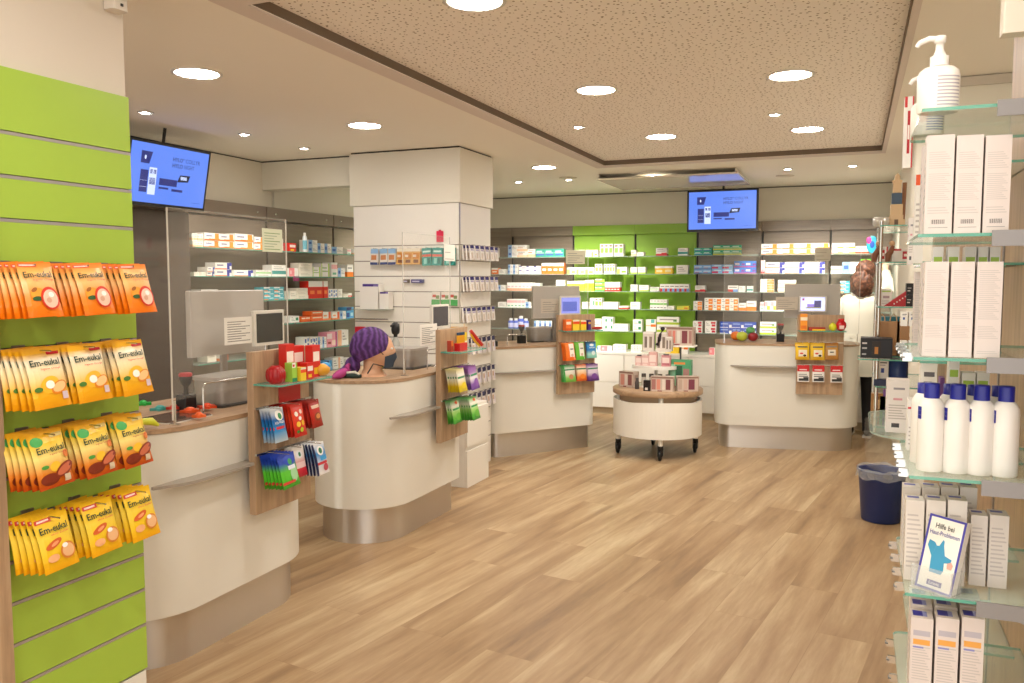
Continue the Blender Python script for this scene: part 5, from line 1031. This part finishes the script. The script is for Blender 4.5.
# ============================================================ goods on the right shelving
def lines(v0, v1, n, c='c2b8b2', u0=.1, u1=.9):
    st = (v1-v0)/n; return [(u0, v0+st*k+st*.25, u1-(.2*((k*5) % 4)*.35), v0+st*k+st*.62, c) for k in range(n)]
BAR = [(.25+.035*k, .1, .25+.035*k+.012+.012*((k*3) % 2), .145, '3a3634') for k in range(14)]
CTN = 'd9ccc5'
LONG = lines(.2,.28,3)+lines(.34,.62,14)+lines(.66,.84,8)+[(.15,.06,.85,.066,'8a8480')]
STY = {'tall': (CTN, LONG+BAR, lines(.2,.8,8), []), 'tall2': (CTN, lines(.04,.08,2)+lines(.2,.34,8)+lines(.4,.92,26), lines(.2,.8,8), []),
 'derm': ('dacdc6', lines(.3,.72,14)+[(.12,.8,.88,.86,'b8b0b8'),(.12,.7,.88,.76,'e8a44c'),(.12,.66,.6,.68,'8a88c0')], lines(.2,.8,8), [(.1,.25,.55,.85,'2c2890'),(.55,.25,.75,.85,'8a8cc0')]),
 'blue': ('dfd6cd', lines(.15,.85,12), lines(.2,.8,8), [(.1,.5,.75,.8,'4c50a8')]),
 'text': ('f2ece4', [(.2,.8,.85,.85,'6a6468'),(.2,.72,.7,.75,'a8a0a8'),(.3,.45,.6,.62,'34509c')], [(.2,.6,.8,.65,'8a8488')]+lines(.2,.5,6), []),
 'lime': ('f4f2ee', [(.1,.82,.9,.9,'a8cc50'),(.2,.45,.8,.6,'b8a0a8')]+lines(.1,.4,3), [], []), 'redline': ('f2ece6', [(0,.82,1,.86,'d82838'),(.7,.5,1,.75,'3a4a9c')]+lines(.1,.5,5), [], []),
 'vio': ('8a5cb0', [(.2,.3,.8,.7,'c8b0dc')], [], []), 'orangetop': ('f2ece4', [(0,.88,1,1,'e85a28')]+lines(.2,.7,8), [], []),
 'pinktext': ('f2eae6', [(.3,.82,.8,.86,'9a949c'),(.3,.62,.7,.66,'e0a0a8'),(.25,.1,.6,.18,'4a4648')]+lines(.25,.55,6), [(.3,.8,.8,.86,'7a7480'),(.3,.6,.8,.64,'e0a0b0')]+lines(.2,.5,5), []),
 'black': ('1a181c', [(.12,.3,.4,.4,'d8d4d0'),(.12,.55,.5,.62,'c8c4c0')], [], []), 'redwhitebox': ('f0ebe4', [(0,.85,.3,1,'c82428'),(.35,.2,.65,.8,'b81c28'),(.4,.4,.6,.6,'f4e8e0'),(.85,0,1,1,'c8202c')], [], [])}
_ck = {}
def cart(px, top, zs, Y, sty, lab, d=.045, zz=0, rz=0, name='carton', cat='carton', group=None):
    a = atY(px[0], top, Y); b = atY(px[1], top, Y); w = b.x-a.x; h = a.z-zs
    base, f, sd, tp = STY[sty]; o = MB().carton(w-.001, d, h, base, f, sd, tp).build(name)
    o.location = ((a.x+b.x)/2, Y, zs+.0005); o.rotation_euler = (0,0,rz); return tag(o, lab, cat, group)
P3 = ('left', 'middle', 'right')
for k, px in enumerate(((927,955.5),(957,984.5),(986,1013))):
    cart(px, 136, 1.664, 1.715, 'tall', 'tall white text-printed carton with barcode, %s of three on upper right shelf' % P3[k]); cart((px[0]-4, px[1]-6), 146, 1.664, 1.79, 'tall', 'tall white carton directly behind the %s barcode carton' % P3[k])
for k, px in enumerate(((925,949.5),(951.5,975.5),(977.5,1004))):
    cart(px, 262, 1.438, 1.715, 'tall2', 'tall white carton dense with text, %s of three at eye level' % P3[k]); cart((px[0]-3, px[1]-5), 263, 1.438, 1.79, 'tall2', 'tall white carton directly behind the %s eye-level carton' % P3[k])
for k, px in enumerate(((933,944),(948,960))): cart(px, 247, 1.438, 1.93, 'lime', '%s narrow white and green carton behind the eye-level cartons' % ('left','right')[k])
for k, px in enumerate(((965,977),(978,989),(990,1001))): cart(px, 247, 1.438, 1.9, 'lime', '%s white and green carton in the row of three behind eye-level cartons' % P3[k])
# pump bottles on the top shelf
def pump_bottle(px, Y, lab, r, hb, label):
    q = atY(px, 100, Y); t = thing('pump_bottle', lab, 'bottle', (q.x, Y, 1.8902)); BW = mat('f2ece4', .3)
    MB().lathe([(r*.94,0),(r,.004),(r,hb*.8),(r*.93,hb*.9),(r*.7,hb*.98),(r*.42,hb)], BW, seg=32, sy=.75).build('body', t)
    m = MB(); n = 10
    for k in range(n):
        a0 = -PI/2-.1+1.25*k/n; a1 = -PI/2-.1+1.25*(k+1)/n; e = 1.01
        for q_ in range(9):
            z0 = hb*(.12+.075*q_); z1 = z0+hb*.03; m.face([(r*e*math.cos(a0),r*e*.75*math.sin(a0),z0),(r*e*math.cos(a1),r*e*.75*math.sin(a1),z0),(r*e*math.cos(a1),r*e*.75*math.sin(a1),z1),(r*e*math.cos(a0),r*e*.75*math.sin(a0),z1)], label)
    m.build('label', t)
    m = MB().lathe([(r*.45,hb),(r*.45,hb+.018),(r*.32,hb+.02),(r*.2,hb+.03),(r*.2,hb+.042),(r*.28,hb+.043),(r*.28,hb+.055),(.0001,hb+.057)], BW, seg=24)
    m.tube([(0,0,hb+.05),(-r*.5,-.002,hb+.052),(-r*.95,-.003,hb+.046),(-r*1.1,-.003,hb+.038)], [.006,.0055,.005,.004], BW, 10); m.build('pump', t)
pump_bottle(938, 1.76, 'large white pump bottle with grey print at the front of the top right shelf', .036, .085, P('b8b0b8'))
pump_bottle(928, 2.02, 'white pump bottle with blue label behind the large one, top right shelf', .033, .072, P('4a60b0'))
cart((905,914.5), 97, 1.845, 2.2, 'redwhitebox', 'small red and white carton at the far left of the top right shelf'); 
cart((916,926), 175, 1.619, 2.16, 'orangetop', 'slim white carton with orange top behind barcode cartons')
cart((909,915), 218, 1.619, 2.4, 'pinktext', 'low white and pink carton behind the orange-topped one')
for k, px in enumerate(((901,908),(909,917))):
    for q_ in range(2): cart(px, 333-21*q_, 1.393+.066*q_, 2.4, 'text', 'small white carton, %s column, %s, left of the eye-level cartons' % (('left','right')[k], ('bottom','top')[q_])).scale.z = 1
for o in [o for o in bpy.data.objects if o.name.startswith('carton') and 'column, bottom' in o.get('label','')]: o.scale.z = .55
cart((915,924), 272, 1.393, 2.2, 'tall2', 'slim white carton at the left of the eye-level cartons')
# capped bottles
BB = mat('f1ebe4', .35); BC = mat('1f2490', .35)
for k, px in enumerate((930.5, 956.5, 980.5, 1005)):
    Y = 1.765; q = atY(px, 430, Y); t = thing('capped_bottle', 'white bottle with dark blue cap, %s in the row of four' % ('leftmost','second from left','third from left','rightmost')[k], 'bottle', (q.x, Y, 1.2152), 0, 'white bottles with blue caps')
    r = .0236; MB().lathe([(r*.93,0),(r,.004),(r,.116),(r*.96,.127),(r*.72,.137),(r*.58,.14)], BB, seg=32).build('body', t)
    MB().lathe([(r*.58,.14),(r*.58,.166),(r*.55,.1685),(.0001,.169)], BC, seg=28).build('cap', t)
    m = MB()
    for zz in (.1, .108, .116): 
        for a in range(3): 
            a0 = PI+.25+a*.16; m.face([(r*1.012*math.cos(a0),r*1.012*math.sin(a0),zz),(r*1.012*math.cos(a0+.16),r*1.012*math.sin(a0+.16),zz),(r*1.012*math.cos(a0+.16),r*1.012*math.sin(a0+.16),zz+.0078),(r*1.012*math.cos(a0),r*1.012*math.sin(a0),zz+.0078)], BC)
    m.build('label', t)
    Y = 1.835; q = atY(px-7, 430, Y); t = thing('capped_bottle', 'white bottle with blue cap standing directly behind the %s of the four' % ('leftmost','second','third','rightmost')[k], 'bottle', (q.x, Y, 1.2152), 0, 'white bottles with blue caps')
    MB().lathe([(r*.93,0),(r,.004),(r,.116),(r*.96,.127),(r*.72,.137),(r*.58,.14)], BB, seg=24).build('body', t); MB().lathe([(r*.58,.14),(r*.58,.16),(.0001,.161)], BC, seg=24).build('cap', t)
cart((921,938), 358, 1.17, 2.2, 'text', 'tall white carton with dark lettering and blue flash behind the capped bottles', .05)
cart((949,960), 361, 1.215, 2.0, 'lime', 'tall white carton with green top behind the second capped bottle'); cart((940,945), 378, 1.17, 2.3, 'vio', 'slim violet carton behind the capped bottles')
for k, px in enumerate(((962,976),(977,990))): cart(px, 373, 1.215, 2.0, 'lime', 'low white carton with lime top, %s of two behind capped bottles' % ('left','right')[k])
cart((908,924), 400, 1.215, 1.95, 'redline', 'white carton with red line and blue tag left of the capped bottles')
# skin care cartons
for k, px in enumerate(((906,925),(926.5,946.5),(948,968))): cart(px, 500, .99, 1.775, 'blue', 'pale carton with blue-printed top, front row, %s of three' % P3[k])
for k, px in enumerate(((903,921),(922,940),(941,959),(960,978))): cart(px, 487, .99, 1.865, 'blue', 'pale carton with blue-printed top, back row, %s' % ('leftmost','second','third','rightmost')[k])
for k, px in enumerate(((971,988.5),(990,1010))): cart(px, 515, .99, 1.79, 'blue', 'pale carton right of the brochure holder, %s one' % ('nearer the holder','next to the oak wall')[k])
for r_ in range(3):
    for k, px in enumerate(((911,934),(936,960),(962,985.5))):
        Y = 1.715+.062*r_; a = atY(px[0], 617, 1.715); b = atY(px[1], 617, 1.715); base, f, sd, tp = STY['derm']
        o = MB().carton(b.x-a.x-.001, .045, a.z-.765, base, f, sd, tp).build('carton'); o.location = ((a.x+b.x)/2+.003*r_, Y, .7655)
        tag(o, 'pale carton with violet top and orange band, %s row, %s of three' % (('front','middle','back')[r_], P3[k]), 'carton', 'orange banded cartons on the lowest shelf')
# brochure holder with leaflets
t = thing('brochure_holder', 'clear acrylic brochure holder leaning back on the fifth right shelf', 'brochure holder', (.118, 1.745, .9903), math.radians(-32))
W = .078; m = MB(); ACR = mat('e8e8e4', .05, 0, .22)
m.box((0,.03,0),(W,.032,.06), ACR).box((0,-.004,0),(W,-.002,.045), ACR).box((0,-.004,0),(.002,.032,.045), ACR).box((W-.002,-.004,0),(W,.032,.045), ACR).box((0,-.012,0),(W,.04,.002), ACR); m.build('holder', t)
FB = MB(); w, h = W-.008, .142; FR = '4440a0'
FB.zones((0,0,0), (1,0,0), (0,0,1), w, h, 'f1ece2', [(0,0,.06,1,FR),(.94,0,1,1,FR),(0,0,1,.03,FR),(0,.97,1,1,FR)]); FB.box((0,.0002,0),(w,.018,h), P('ece6de'))
y = -.0004; FB.text('Hilfe bei', (w*.22,y,h*.83), (1,0,0), (0,0,1), w*.5, h*.07, P('1c1c1c')); FB.text('Haut-Problemen', (w*.1,y,h*.74), (1,0,0), (0,0,1), w*.8, h*.06, P('3a3890'))
TQ = P('3f98c0'); po = lambda pts, c, e: FB.face([(u*w, y-e, v*h) for u, v in pts], c)
po([(.3,.24),(.62,.24),(.66,.3),(.62,.5),(.55,.62),(.36,.6),(.27,.45)], TQ, 0); po([(.27,.45),(.36,.6),(.3,.64),(.14,.66),(.12,.58)], TQ, .0001); po([(.42,.6),(.55,.62),(.54,.68),(.5,.7)], TQ, .0001); po([(.6,.5),(.62,.4),(.8,.42),(.82,.47)], TQ, .0001)
po([(.74,.34),(.86,.34),(.88,.4),(.82,.44),(.72,.41)], P('e0a898'), .0002)
po([(.3,.07),(.7,.07),(.7,.14),(.3,.14)], P('3a3890'), .0002); FB.text('Linola', (w*.36,y-.0004,h*.085), (1,0,0), (0,0,1), w*.28, h*.04, P('e8e4e8'))
o = FB.build('leaflet'); o.location = (.1225, 1.742, .993); o.rotation_euler = (math.radians(-15), math.radians(3), math.radians(-32)); tag(o, 'leaflets with blue border and turquoise drawing, in the acrylic holder', 'leaflet')
# ---- goods on the rounded shelf and in the far part of the right shelving
cart((887,910), 380, 1.122, 2.72, 'pinktext', 'tall white carton on the rounded glass shelf', .07)
def far(px, py, Y, z, mb, name, lab, cat, rz=0):
    q = atY(px, py, Y); o = mb.build(name); o.location = (q.x, Y, z+.0005); o.rotation_euler = (0,0,rz); return tag(o, lab, cat)
WD = mat('d4b48c', .6)
m = MB().box((-.028,-.028,0),(.028,.028,.05),WD)
for k in range(3): m.prism(rpoly([(-.025+.004*k,-.025+.004*k),(.025-.004*k,-.025+.004*k),(.025-.004*k,.025-.004*k),(-.025+.004*k,.025-.004*k)],.002,2), .05+.05*k, .098+.05*k, WD if k != 1 else mat('46586c',.6), smooth=False)
m.box((-.02,-.02,.198),(.02,.02,.206),WD).lathe([(.012,.206),(.012,.225),(.0001,.24)],WD,seg=10); m.box((-.008,-.029,0),(.008,-.028,.03),P('6a5038')).box((-.036,-.03,0),(-.028,.02,.035),WD).box((.028,-.03,0),(.036,.02,.03),WD)
far(896, 222, 4.15, 1.82, m, 'wooden_tower', 'wooden tower figure with grey-blue middle on the top far right shelf', 'figurine')
m = MB().tube([(0,0,0),(.004,0,.2)], .009, mat('8a5c38',.6)); far(902.5, 222, 4.2, 1.82, m, 'wooden_pole', 'dark wooden stick beside the wooden tower figure', 'stick')
far(881, 224, 4.1, 1.82, MB().lathe([(.03,0),(.035,.01),(.035,.035),(.028,.04)], mat('d8d4cc',.2,.4), seg=20), 'tealight_dish', 'small silvery dish at the left of the top far right shelf', 'dish')
cart((893,921), 249, 1.66, 4.05, 'redwhitebox', 'wide white carton with red window on the second far right shelf', .08)
cart((879,888), 247, 1.66, 4.1, 'redwhitebox', 'small red-topped white carton left of the wide one, second far shelf', .05)
for k, px in enumerate((877, 890.5)):
    m = MB().tube([(-.012,0,0),(-.01,0,.03),(.0,0,.045),(.008,0,.07)], [.01,.014,.012,.007], mat('7a4a30',.6), 8).ell((.004,0,.08),(.012,.01,.012),mat('c8a078',.5),10,6); far(px, 262, 4.03, 1.66, m, 'wooden_figurine', '%s small brown wooden figurine on the second far right shelf' % ('left','right')[k], 'figurine')
cart((881,892), 289, 1.464, 4.04, 'lime', 'white and green box of dark jars on the third far shelf', .06)
m = MB().mesh([(-.07,0,0),(.03,0,0),(.03,.05,0),(-.07,.05,0),(.03,0,.075),(.03,.05,.075)], [(0,1,4),(3,5,2),(0,4,5,3),(1,2,5,4),(0,3,2,1)], mat('c0242c',.4))
for k in range(6): m.box((-.03+.011*k,-.001,.008+.008*k),(-.025+.011*k,0,.014+.008*k), P('f0e4e0'))
far(901, 305, 4.03, 1.464, m, 'gift_wedge', 'red dotted wedge-shaped box on the third far right shelf', 'box')
for k in range(2): cart((905,914), 297-9*k if k else 297, 1.464, 3.98 if 0 else 4.04, 'black', 'x') if 0 else None
for k in range(2):
    q0 = atY(905,300,4.02); q1 = atY(915,300,4.02); b_, f_, s_, t_ = STY['black']; o = MB().carton(q1.x-q0.x,.08,.05,b_,f_,s_,t_).build('carton'); o.location = ((q0.x+q1.x)/2+.004, 4.02, 1.4645+.051*k); tag(o, 'black carton with white print, %s of two on the third far shelf' % ('bottom','top')[k], 'carton')
for k, px in enumerate((881, 893, 903)):
    m = MB().carton(.05,.04,.15,'b88a5c',[]).tube([(-.014,.02,.149),(-.012,.02,.17),(0,.02,.182),(.012,.02,.17),(.014,.02,.149)], .003, mat('d8b890',.7), 6); far(px, 340, 4.04, 1.246, m, 'paper_bag', '%s small brown paper bag on the fourth far right shelf' % P3[k], 'paper bag')
far(890, 340, 4.3, 1.246, MB().carton(.08,.05,.16,'2f7c94',[]), 'carton', 'tall petrol blue carton behind the small paper bags', 'carton')
far(903, 350, 4.1, 1.246, MB().carton(.05,.05,.08,'b83828',[(.2,.3,.8,.7,'ecd8b0')]), 'carton', 'red and cream carton right of the small paper bags', 'carton')
t = thing('black_gift_box', 'black printed gift box jutting out of the far right shelving', 'box', (.093, 3.865, 1.2465), 0)
m = MB().carton(.125,.11,.085,'17161a',[(.05,.7,.2,.78,'d8d4d4'),(.05,.45,.2,.53,'c8c4c4'),(.05,.15,.18,.22,'c8c4c4'),(.62,.1,.95,.9,'24242c')]); m.build('carton', t)
MB().carton(.035,.002,.06,'2c2018',[(.3,.1,.7,.6,'c8843c')],o=(.0,-.003,.012)).build('window', t)
gs = bpy.data.objects['wall_shelving']; gshelf(gs, rpoly([(-.36,3.82),(-.018,3.82),(-.018,3.985),(-.36,3.985)], .01, 3), 1.246)
cart((878,889), 358, 1.11, 4.06, 'text', 'white carton with small print on the fifth far right shelf', .05)
far(898, 380, 4.08, 1.11, MB().lathe([(.036,0),(.04,.005),(.04,.11),(.03,.12),(.03,.135)], mat('1e3a78',.35), seg=20), 'blue_canister', 'dark blue canister on the fifth far right shelf', 'canister')
far(881, 384, 4.03, 1.11, MB().rbox((-.03,-.02,0),(.03,.02,.03), mat('1c2448',.3), .005), 'tin_box', 'small navy tin in front on the fifth far right shelf', 'tin'); bpy.data.objects['tin_box'].location.z = 1.1105; bpy.data.objects['tin_box'].location.y = 4.03
far(877, 405, 4.05, .93, MB().carton(.05,.04,.14,'b08048',[(.2,.5,.8,.8,'e0c090')]), 'carton', 'small brown carton on the sixth far right shelf', 'carton')
far(883.5, 405, 4.05, .93, MB().carton(.03,.04,.13,'58b048',[]), 'carton', 'slim green carton on the sixth far right shelf', 'carton')
far(889, 405, 4.05, .93, MB().carton(.05,.04,.16,'8458a8',[(.2,.5,.8,.8,'c8b0dc')]), 'carton', 'violet carton on the sixth far right shelf', 'carton')
# turquoise and pink shelf talker
m = MB().ell((0,0,.06),(.05,.004,.06),mat('28a8c8',.4),16,10).ell((-.03,-.004,.09),(.022,.003,.025),mat('e03c98',.4),12,8).ell((.0,-.005,.06),(.02,.003,.025),mat('2858b8',.4),12,8)
q = atY(872, 252, 9.5); o = m.build('shelf_talker'); o.location = (q.x, 9.52, 1.861); o.scale = (1.1,1,1.5); tag(o, 'turquoise and pink round sign on top shelf above the person', 'sign')
# ---- waste bin
t = thing('waste_bin', 'dark blue waste bin with crumpled clear liner beside the right shelving', 'bin', (.2, 5.9, 0)); NB = mat('1d2f66', .4)
MB().lathe([(.0001,.002),(.115,.002),(.12,.01),(.145,.33),(.15,.335),(.147,.34),(.138,.33),(.114,.02),(.0001,.02)], NB, seg=36).build('bucket', t)
LN = mat('c8ccd4', .15, 0, .35); m = MB(); V = []; n = 48
for j in range(5):
    for k in range(n): a = 2*PI*k/n; r = (.142,.148,.156,.152,.158)[j]+.006*math.sin(9*a+j)*(j > 0); V.append((r*math.cos(a), r*math.sin(a), (.30,.345,.352,.33,.29)[j]+.008*math.sin(7*a+2*j)))
m.mesh(V, [(j*n+k, j*n+(k+1)%n, (j+1)*n+(k+1)%n, (j+1)*n+k) for j in range(4) for k in range(n)], LN, True); m.build('liner', t)
# ============================================================ person
PXo, PYo = .065, 9.06
def skin(name, pts, edges, mt, parent, sub=2):
    me = bpy.data.meshes.new(name); me.from_pydata([p[:3] for p in pts], edges, []); me.materials.append(mt)
    o = bpy.data.objects.new(name, me); C.objects.link(o); o.parent = parent
    if parent is None: pass
    sm = o.modifiers.new('Skin', 'SKIN'); sm.use_smooth_shade = True
    lay = me.skin_vertices[0] if len(me.skin_vertices) else None
    for i, p in enumerate(pts):
        r = p[3] if isinstance(p[3], tuple) else (p[3], p[3]); lay.data[i].radius = r; lay.data[i].use_root = (i == 0)
    o.modifiers.new('Sub', 'SUBSURF').levels = sub; o.modifiers['Sub'].render_levels = sub; return o
SKN = mat('d8a888', .55)
pts = [(0,0,.93,(.15,.1)),(0,.0,1.15,(.13,.09)),(0,.0,1.34,(.16,.09)),(0,.01,1.43,(.07,.06)),(.01,.02,1.5,.048),(.02,.03,1.57,(.065,.07)),(.025,.035,1.64,(.078,.09)),(.025,.03,1.70,(.06,.07)),
 (-.15,.0,1.385,.055),(-.2,.02,1.14,.042),(-.12,.2,1.02,.03),(-.09,.26,1.01,.028),
 (.15,.0,1.385,.055),(.235,.03,1.47,.042),(.195,.12,1.68,.03),(.195,.14,1.73,.028),
 (-.085,0,.86,.085),(-.09,-.01,.48,.055),(-.09,.02,.09,.038),(.085,0,.86,.085),(.09,.01,.48,.055),(.1,-.02,.09,.038)]
ed = [(0,1),(1,2),(2,3),(3,4),(4,5),(5,6),(6,7),(2,8),(8,9),(9,10),(10,11),(2,12),(12,13),(13,14),(14,15),(0,16),(16,17),(17,18),(0,19),(19,20),(20,21)]
def fingers(bi, bx, by, bz, d, up):
    for k in range(4):
        off = (k-1.5)*.018; i = len(pts); L_ = (.055,.068,.064,.05)[k]
        p = Vector((bx, by, bz))+Vector(up)*off+Vector(d)*.045; q = p+Vector(d)*L_*.55; r = q+(Vector(d)*.7+Vector((0,.0,-.5)))*L_*.5
        pts.append((*p,.0095)); pts.append((*q,.0085)); pts.append((*r,.0075)); ed.append((bi, i)); ed.append((i, i+1)); ed.append((i+1, i+2))
    i = len(pts); p = Vector((bx, by, bz))+Vector(up)*.035+Vector(d)*.01; q = p+(Vector(up)*.6+Vector(d)*.7)*.035; pts.append((*p,.011)); pts.append((*q,.009)); ed.append((bi, i)); ed.append((i, i+1))
fingers(11, -.09,.26,1.01, (.3,.9,0), (.9,-.3,0)); fingers(15, .195,.14,1.73, (0,.35,.93), (-1,0,0))
person = skin('person', pts, ed, SKN, None); person.location = (PXo, PYo, 0); person.rotation_euler = (0,0,-.15)
tag(person, 'person with curly brown hair in a white coat, seen from behind, reaching to the shelf', 'person')
def loft(secs, mt, n=28, cap=True, fold=0):
    m = MB(); V = []
    for cx, cy, z, rx, ry in secs:
        for k in range(n):
            a = 2*PI*k/n; f = 1+fold*math.sin(5*a+z*4)*max(0, 1.1-z); sx = abs(math.cos(a))**.85*math.copysign(1, math.cos(a)); sy = abs(math.sin(a))**.85*math.copysign(1, math.sin(a)); V.append((cx+rx*sx*f, cy+ry*sy*f, z))
    m.mesh(V, [(j*n+k, j*n+(k+1)%n, (j+1)*n+(k+1)%n, (j+1)*n+k) for j in range(len(secs)-1) for k in range(n)], mt, True)
    if cap: m.face(V[-n:], mt, True); m.face(V[:n][::-1], mt)
    return m
CW = mat('ded9c8', .8)
m = loft([(0,0,.62,.2,.15),(0,0,.8,.195,.145),(0,0,.98,.185,.13),(0,0,1.12,.165,.12),(0,0,1.25,.175,.12),(0,0,1.36,.185,.11),(0,0,1.41,.16,.095),(0,.005,1.45,.09,.075),(0,.01,1.475,.06,.06)], CW, fold=.12)
m.tube([(-.14,0,1.375),(-.19,.01,1.26),(-.21,.02,1.14),(-.17,.11,1.07),(-.125,.19,1.025)], [.062,.06,.056,.05,.046], CW, 16); m.tube([(.14,0,1.375),(.19,.015,1.41),(.235,.03,1.47),(.225,.08,1.58),(.2,.115,1.66)], [.065,.062,.058,.052,.047], CW, 16)
m.box((-.08,-.128,1.0),(.08,-.122,1.03), CW)
m.build('lab_coat', person)
BKT = mat('1c1a1c', .8); m = MB()
m.tube([(-.085,0,.9),(-.09,-.01,.48),(-.09,.015,.06)], [.1,.07,.052], BKT, 14).tube([(.085,0,.9),(.09,.01,.48),(.1,-.015,.06)], [.1,.07,.052], BKT, 14); m.build('trousers', person)
for sx, sy, w in ((-.09,.06,'left'),(.1,.03,'right')):
    MB().ell((sx,sy,.045),(.045,.13,.045),mat('2a2626',.5),16,10,fn=lambda x,y,z: 1 if z > -.6 else .95).box((sx-.04,sy-.12,.0),(sx+.04,sy+.12,.02), mat('e0dcd4',.6)).build('shoe', person)
HR = bpy.data.materials.new('curly_hair'); HR.use_nodes = True; b = HR.node_tree.nodes['Principled BSDF']; b.inputs['Roughness'].default_value = .6
tc = N(HR,'ShaderNodeTexCoord'); nz = N(HR,'ShaderNodeTexNoise',Scale=40,Detail=3); L(HR, tc.outputs['Object'], nz.inputs[0]); rp = ramp(HR, nz.outputs[0], [(.3,'2c1a12'),(.55,'5e3824'),(.75,'8f5c40')]); L(HR, rp.outputs[0], b.inputs['Base Color'])
m = MB().ell((.03,.01,1.675),(.095,.1,.11),HR,24,16,fn=lambda x,y,z: (1 if y < .35 or z > .4 else .86)+.02*math.sin(20*x+14*z))
from mathutils import noise
def curls(x, y, z): return 1+.16*noise.noise(Vector((x*3.2, y*3.2, z*3.2)))+.07*noise.noise(Vector((x*9, y*9, z*9)))
m.ell((.01,-.07,1.54),(.108,.075,.135),HR,44,30,fn=curls); m.ell((.03,.0,1.67),(.092,.105,.095),HR,30,20,fn=lambda x,y,z: curls(x,y,z) if y < .3 else .9); m.build('curly_hair', person)
for s_ in (-1, 1):
    MB().ell((.02+s_*.033,.122,1.65),(.012,.008,.008),mat('f0ece8',.3),10,6).build('eye', person)
MB().ell((.02,.128,1.62),(.013,.022,.02),SKN,10,8).ell((.02,.118,1.585),(.026,.012,.008),mat('b0605c',.5),10,6).build('face_features', person)
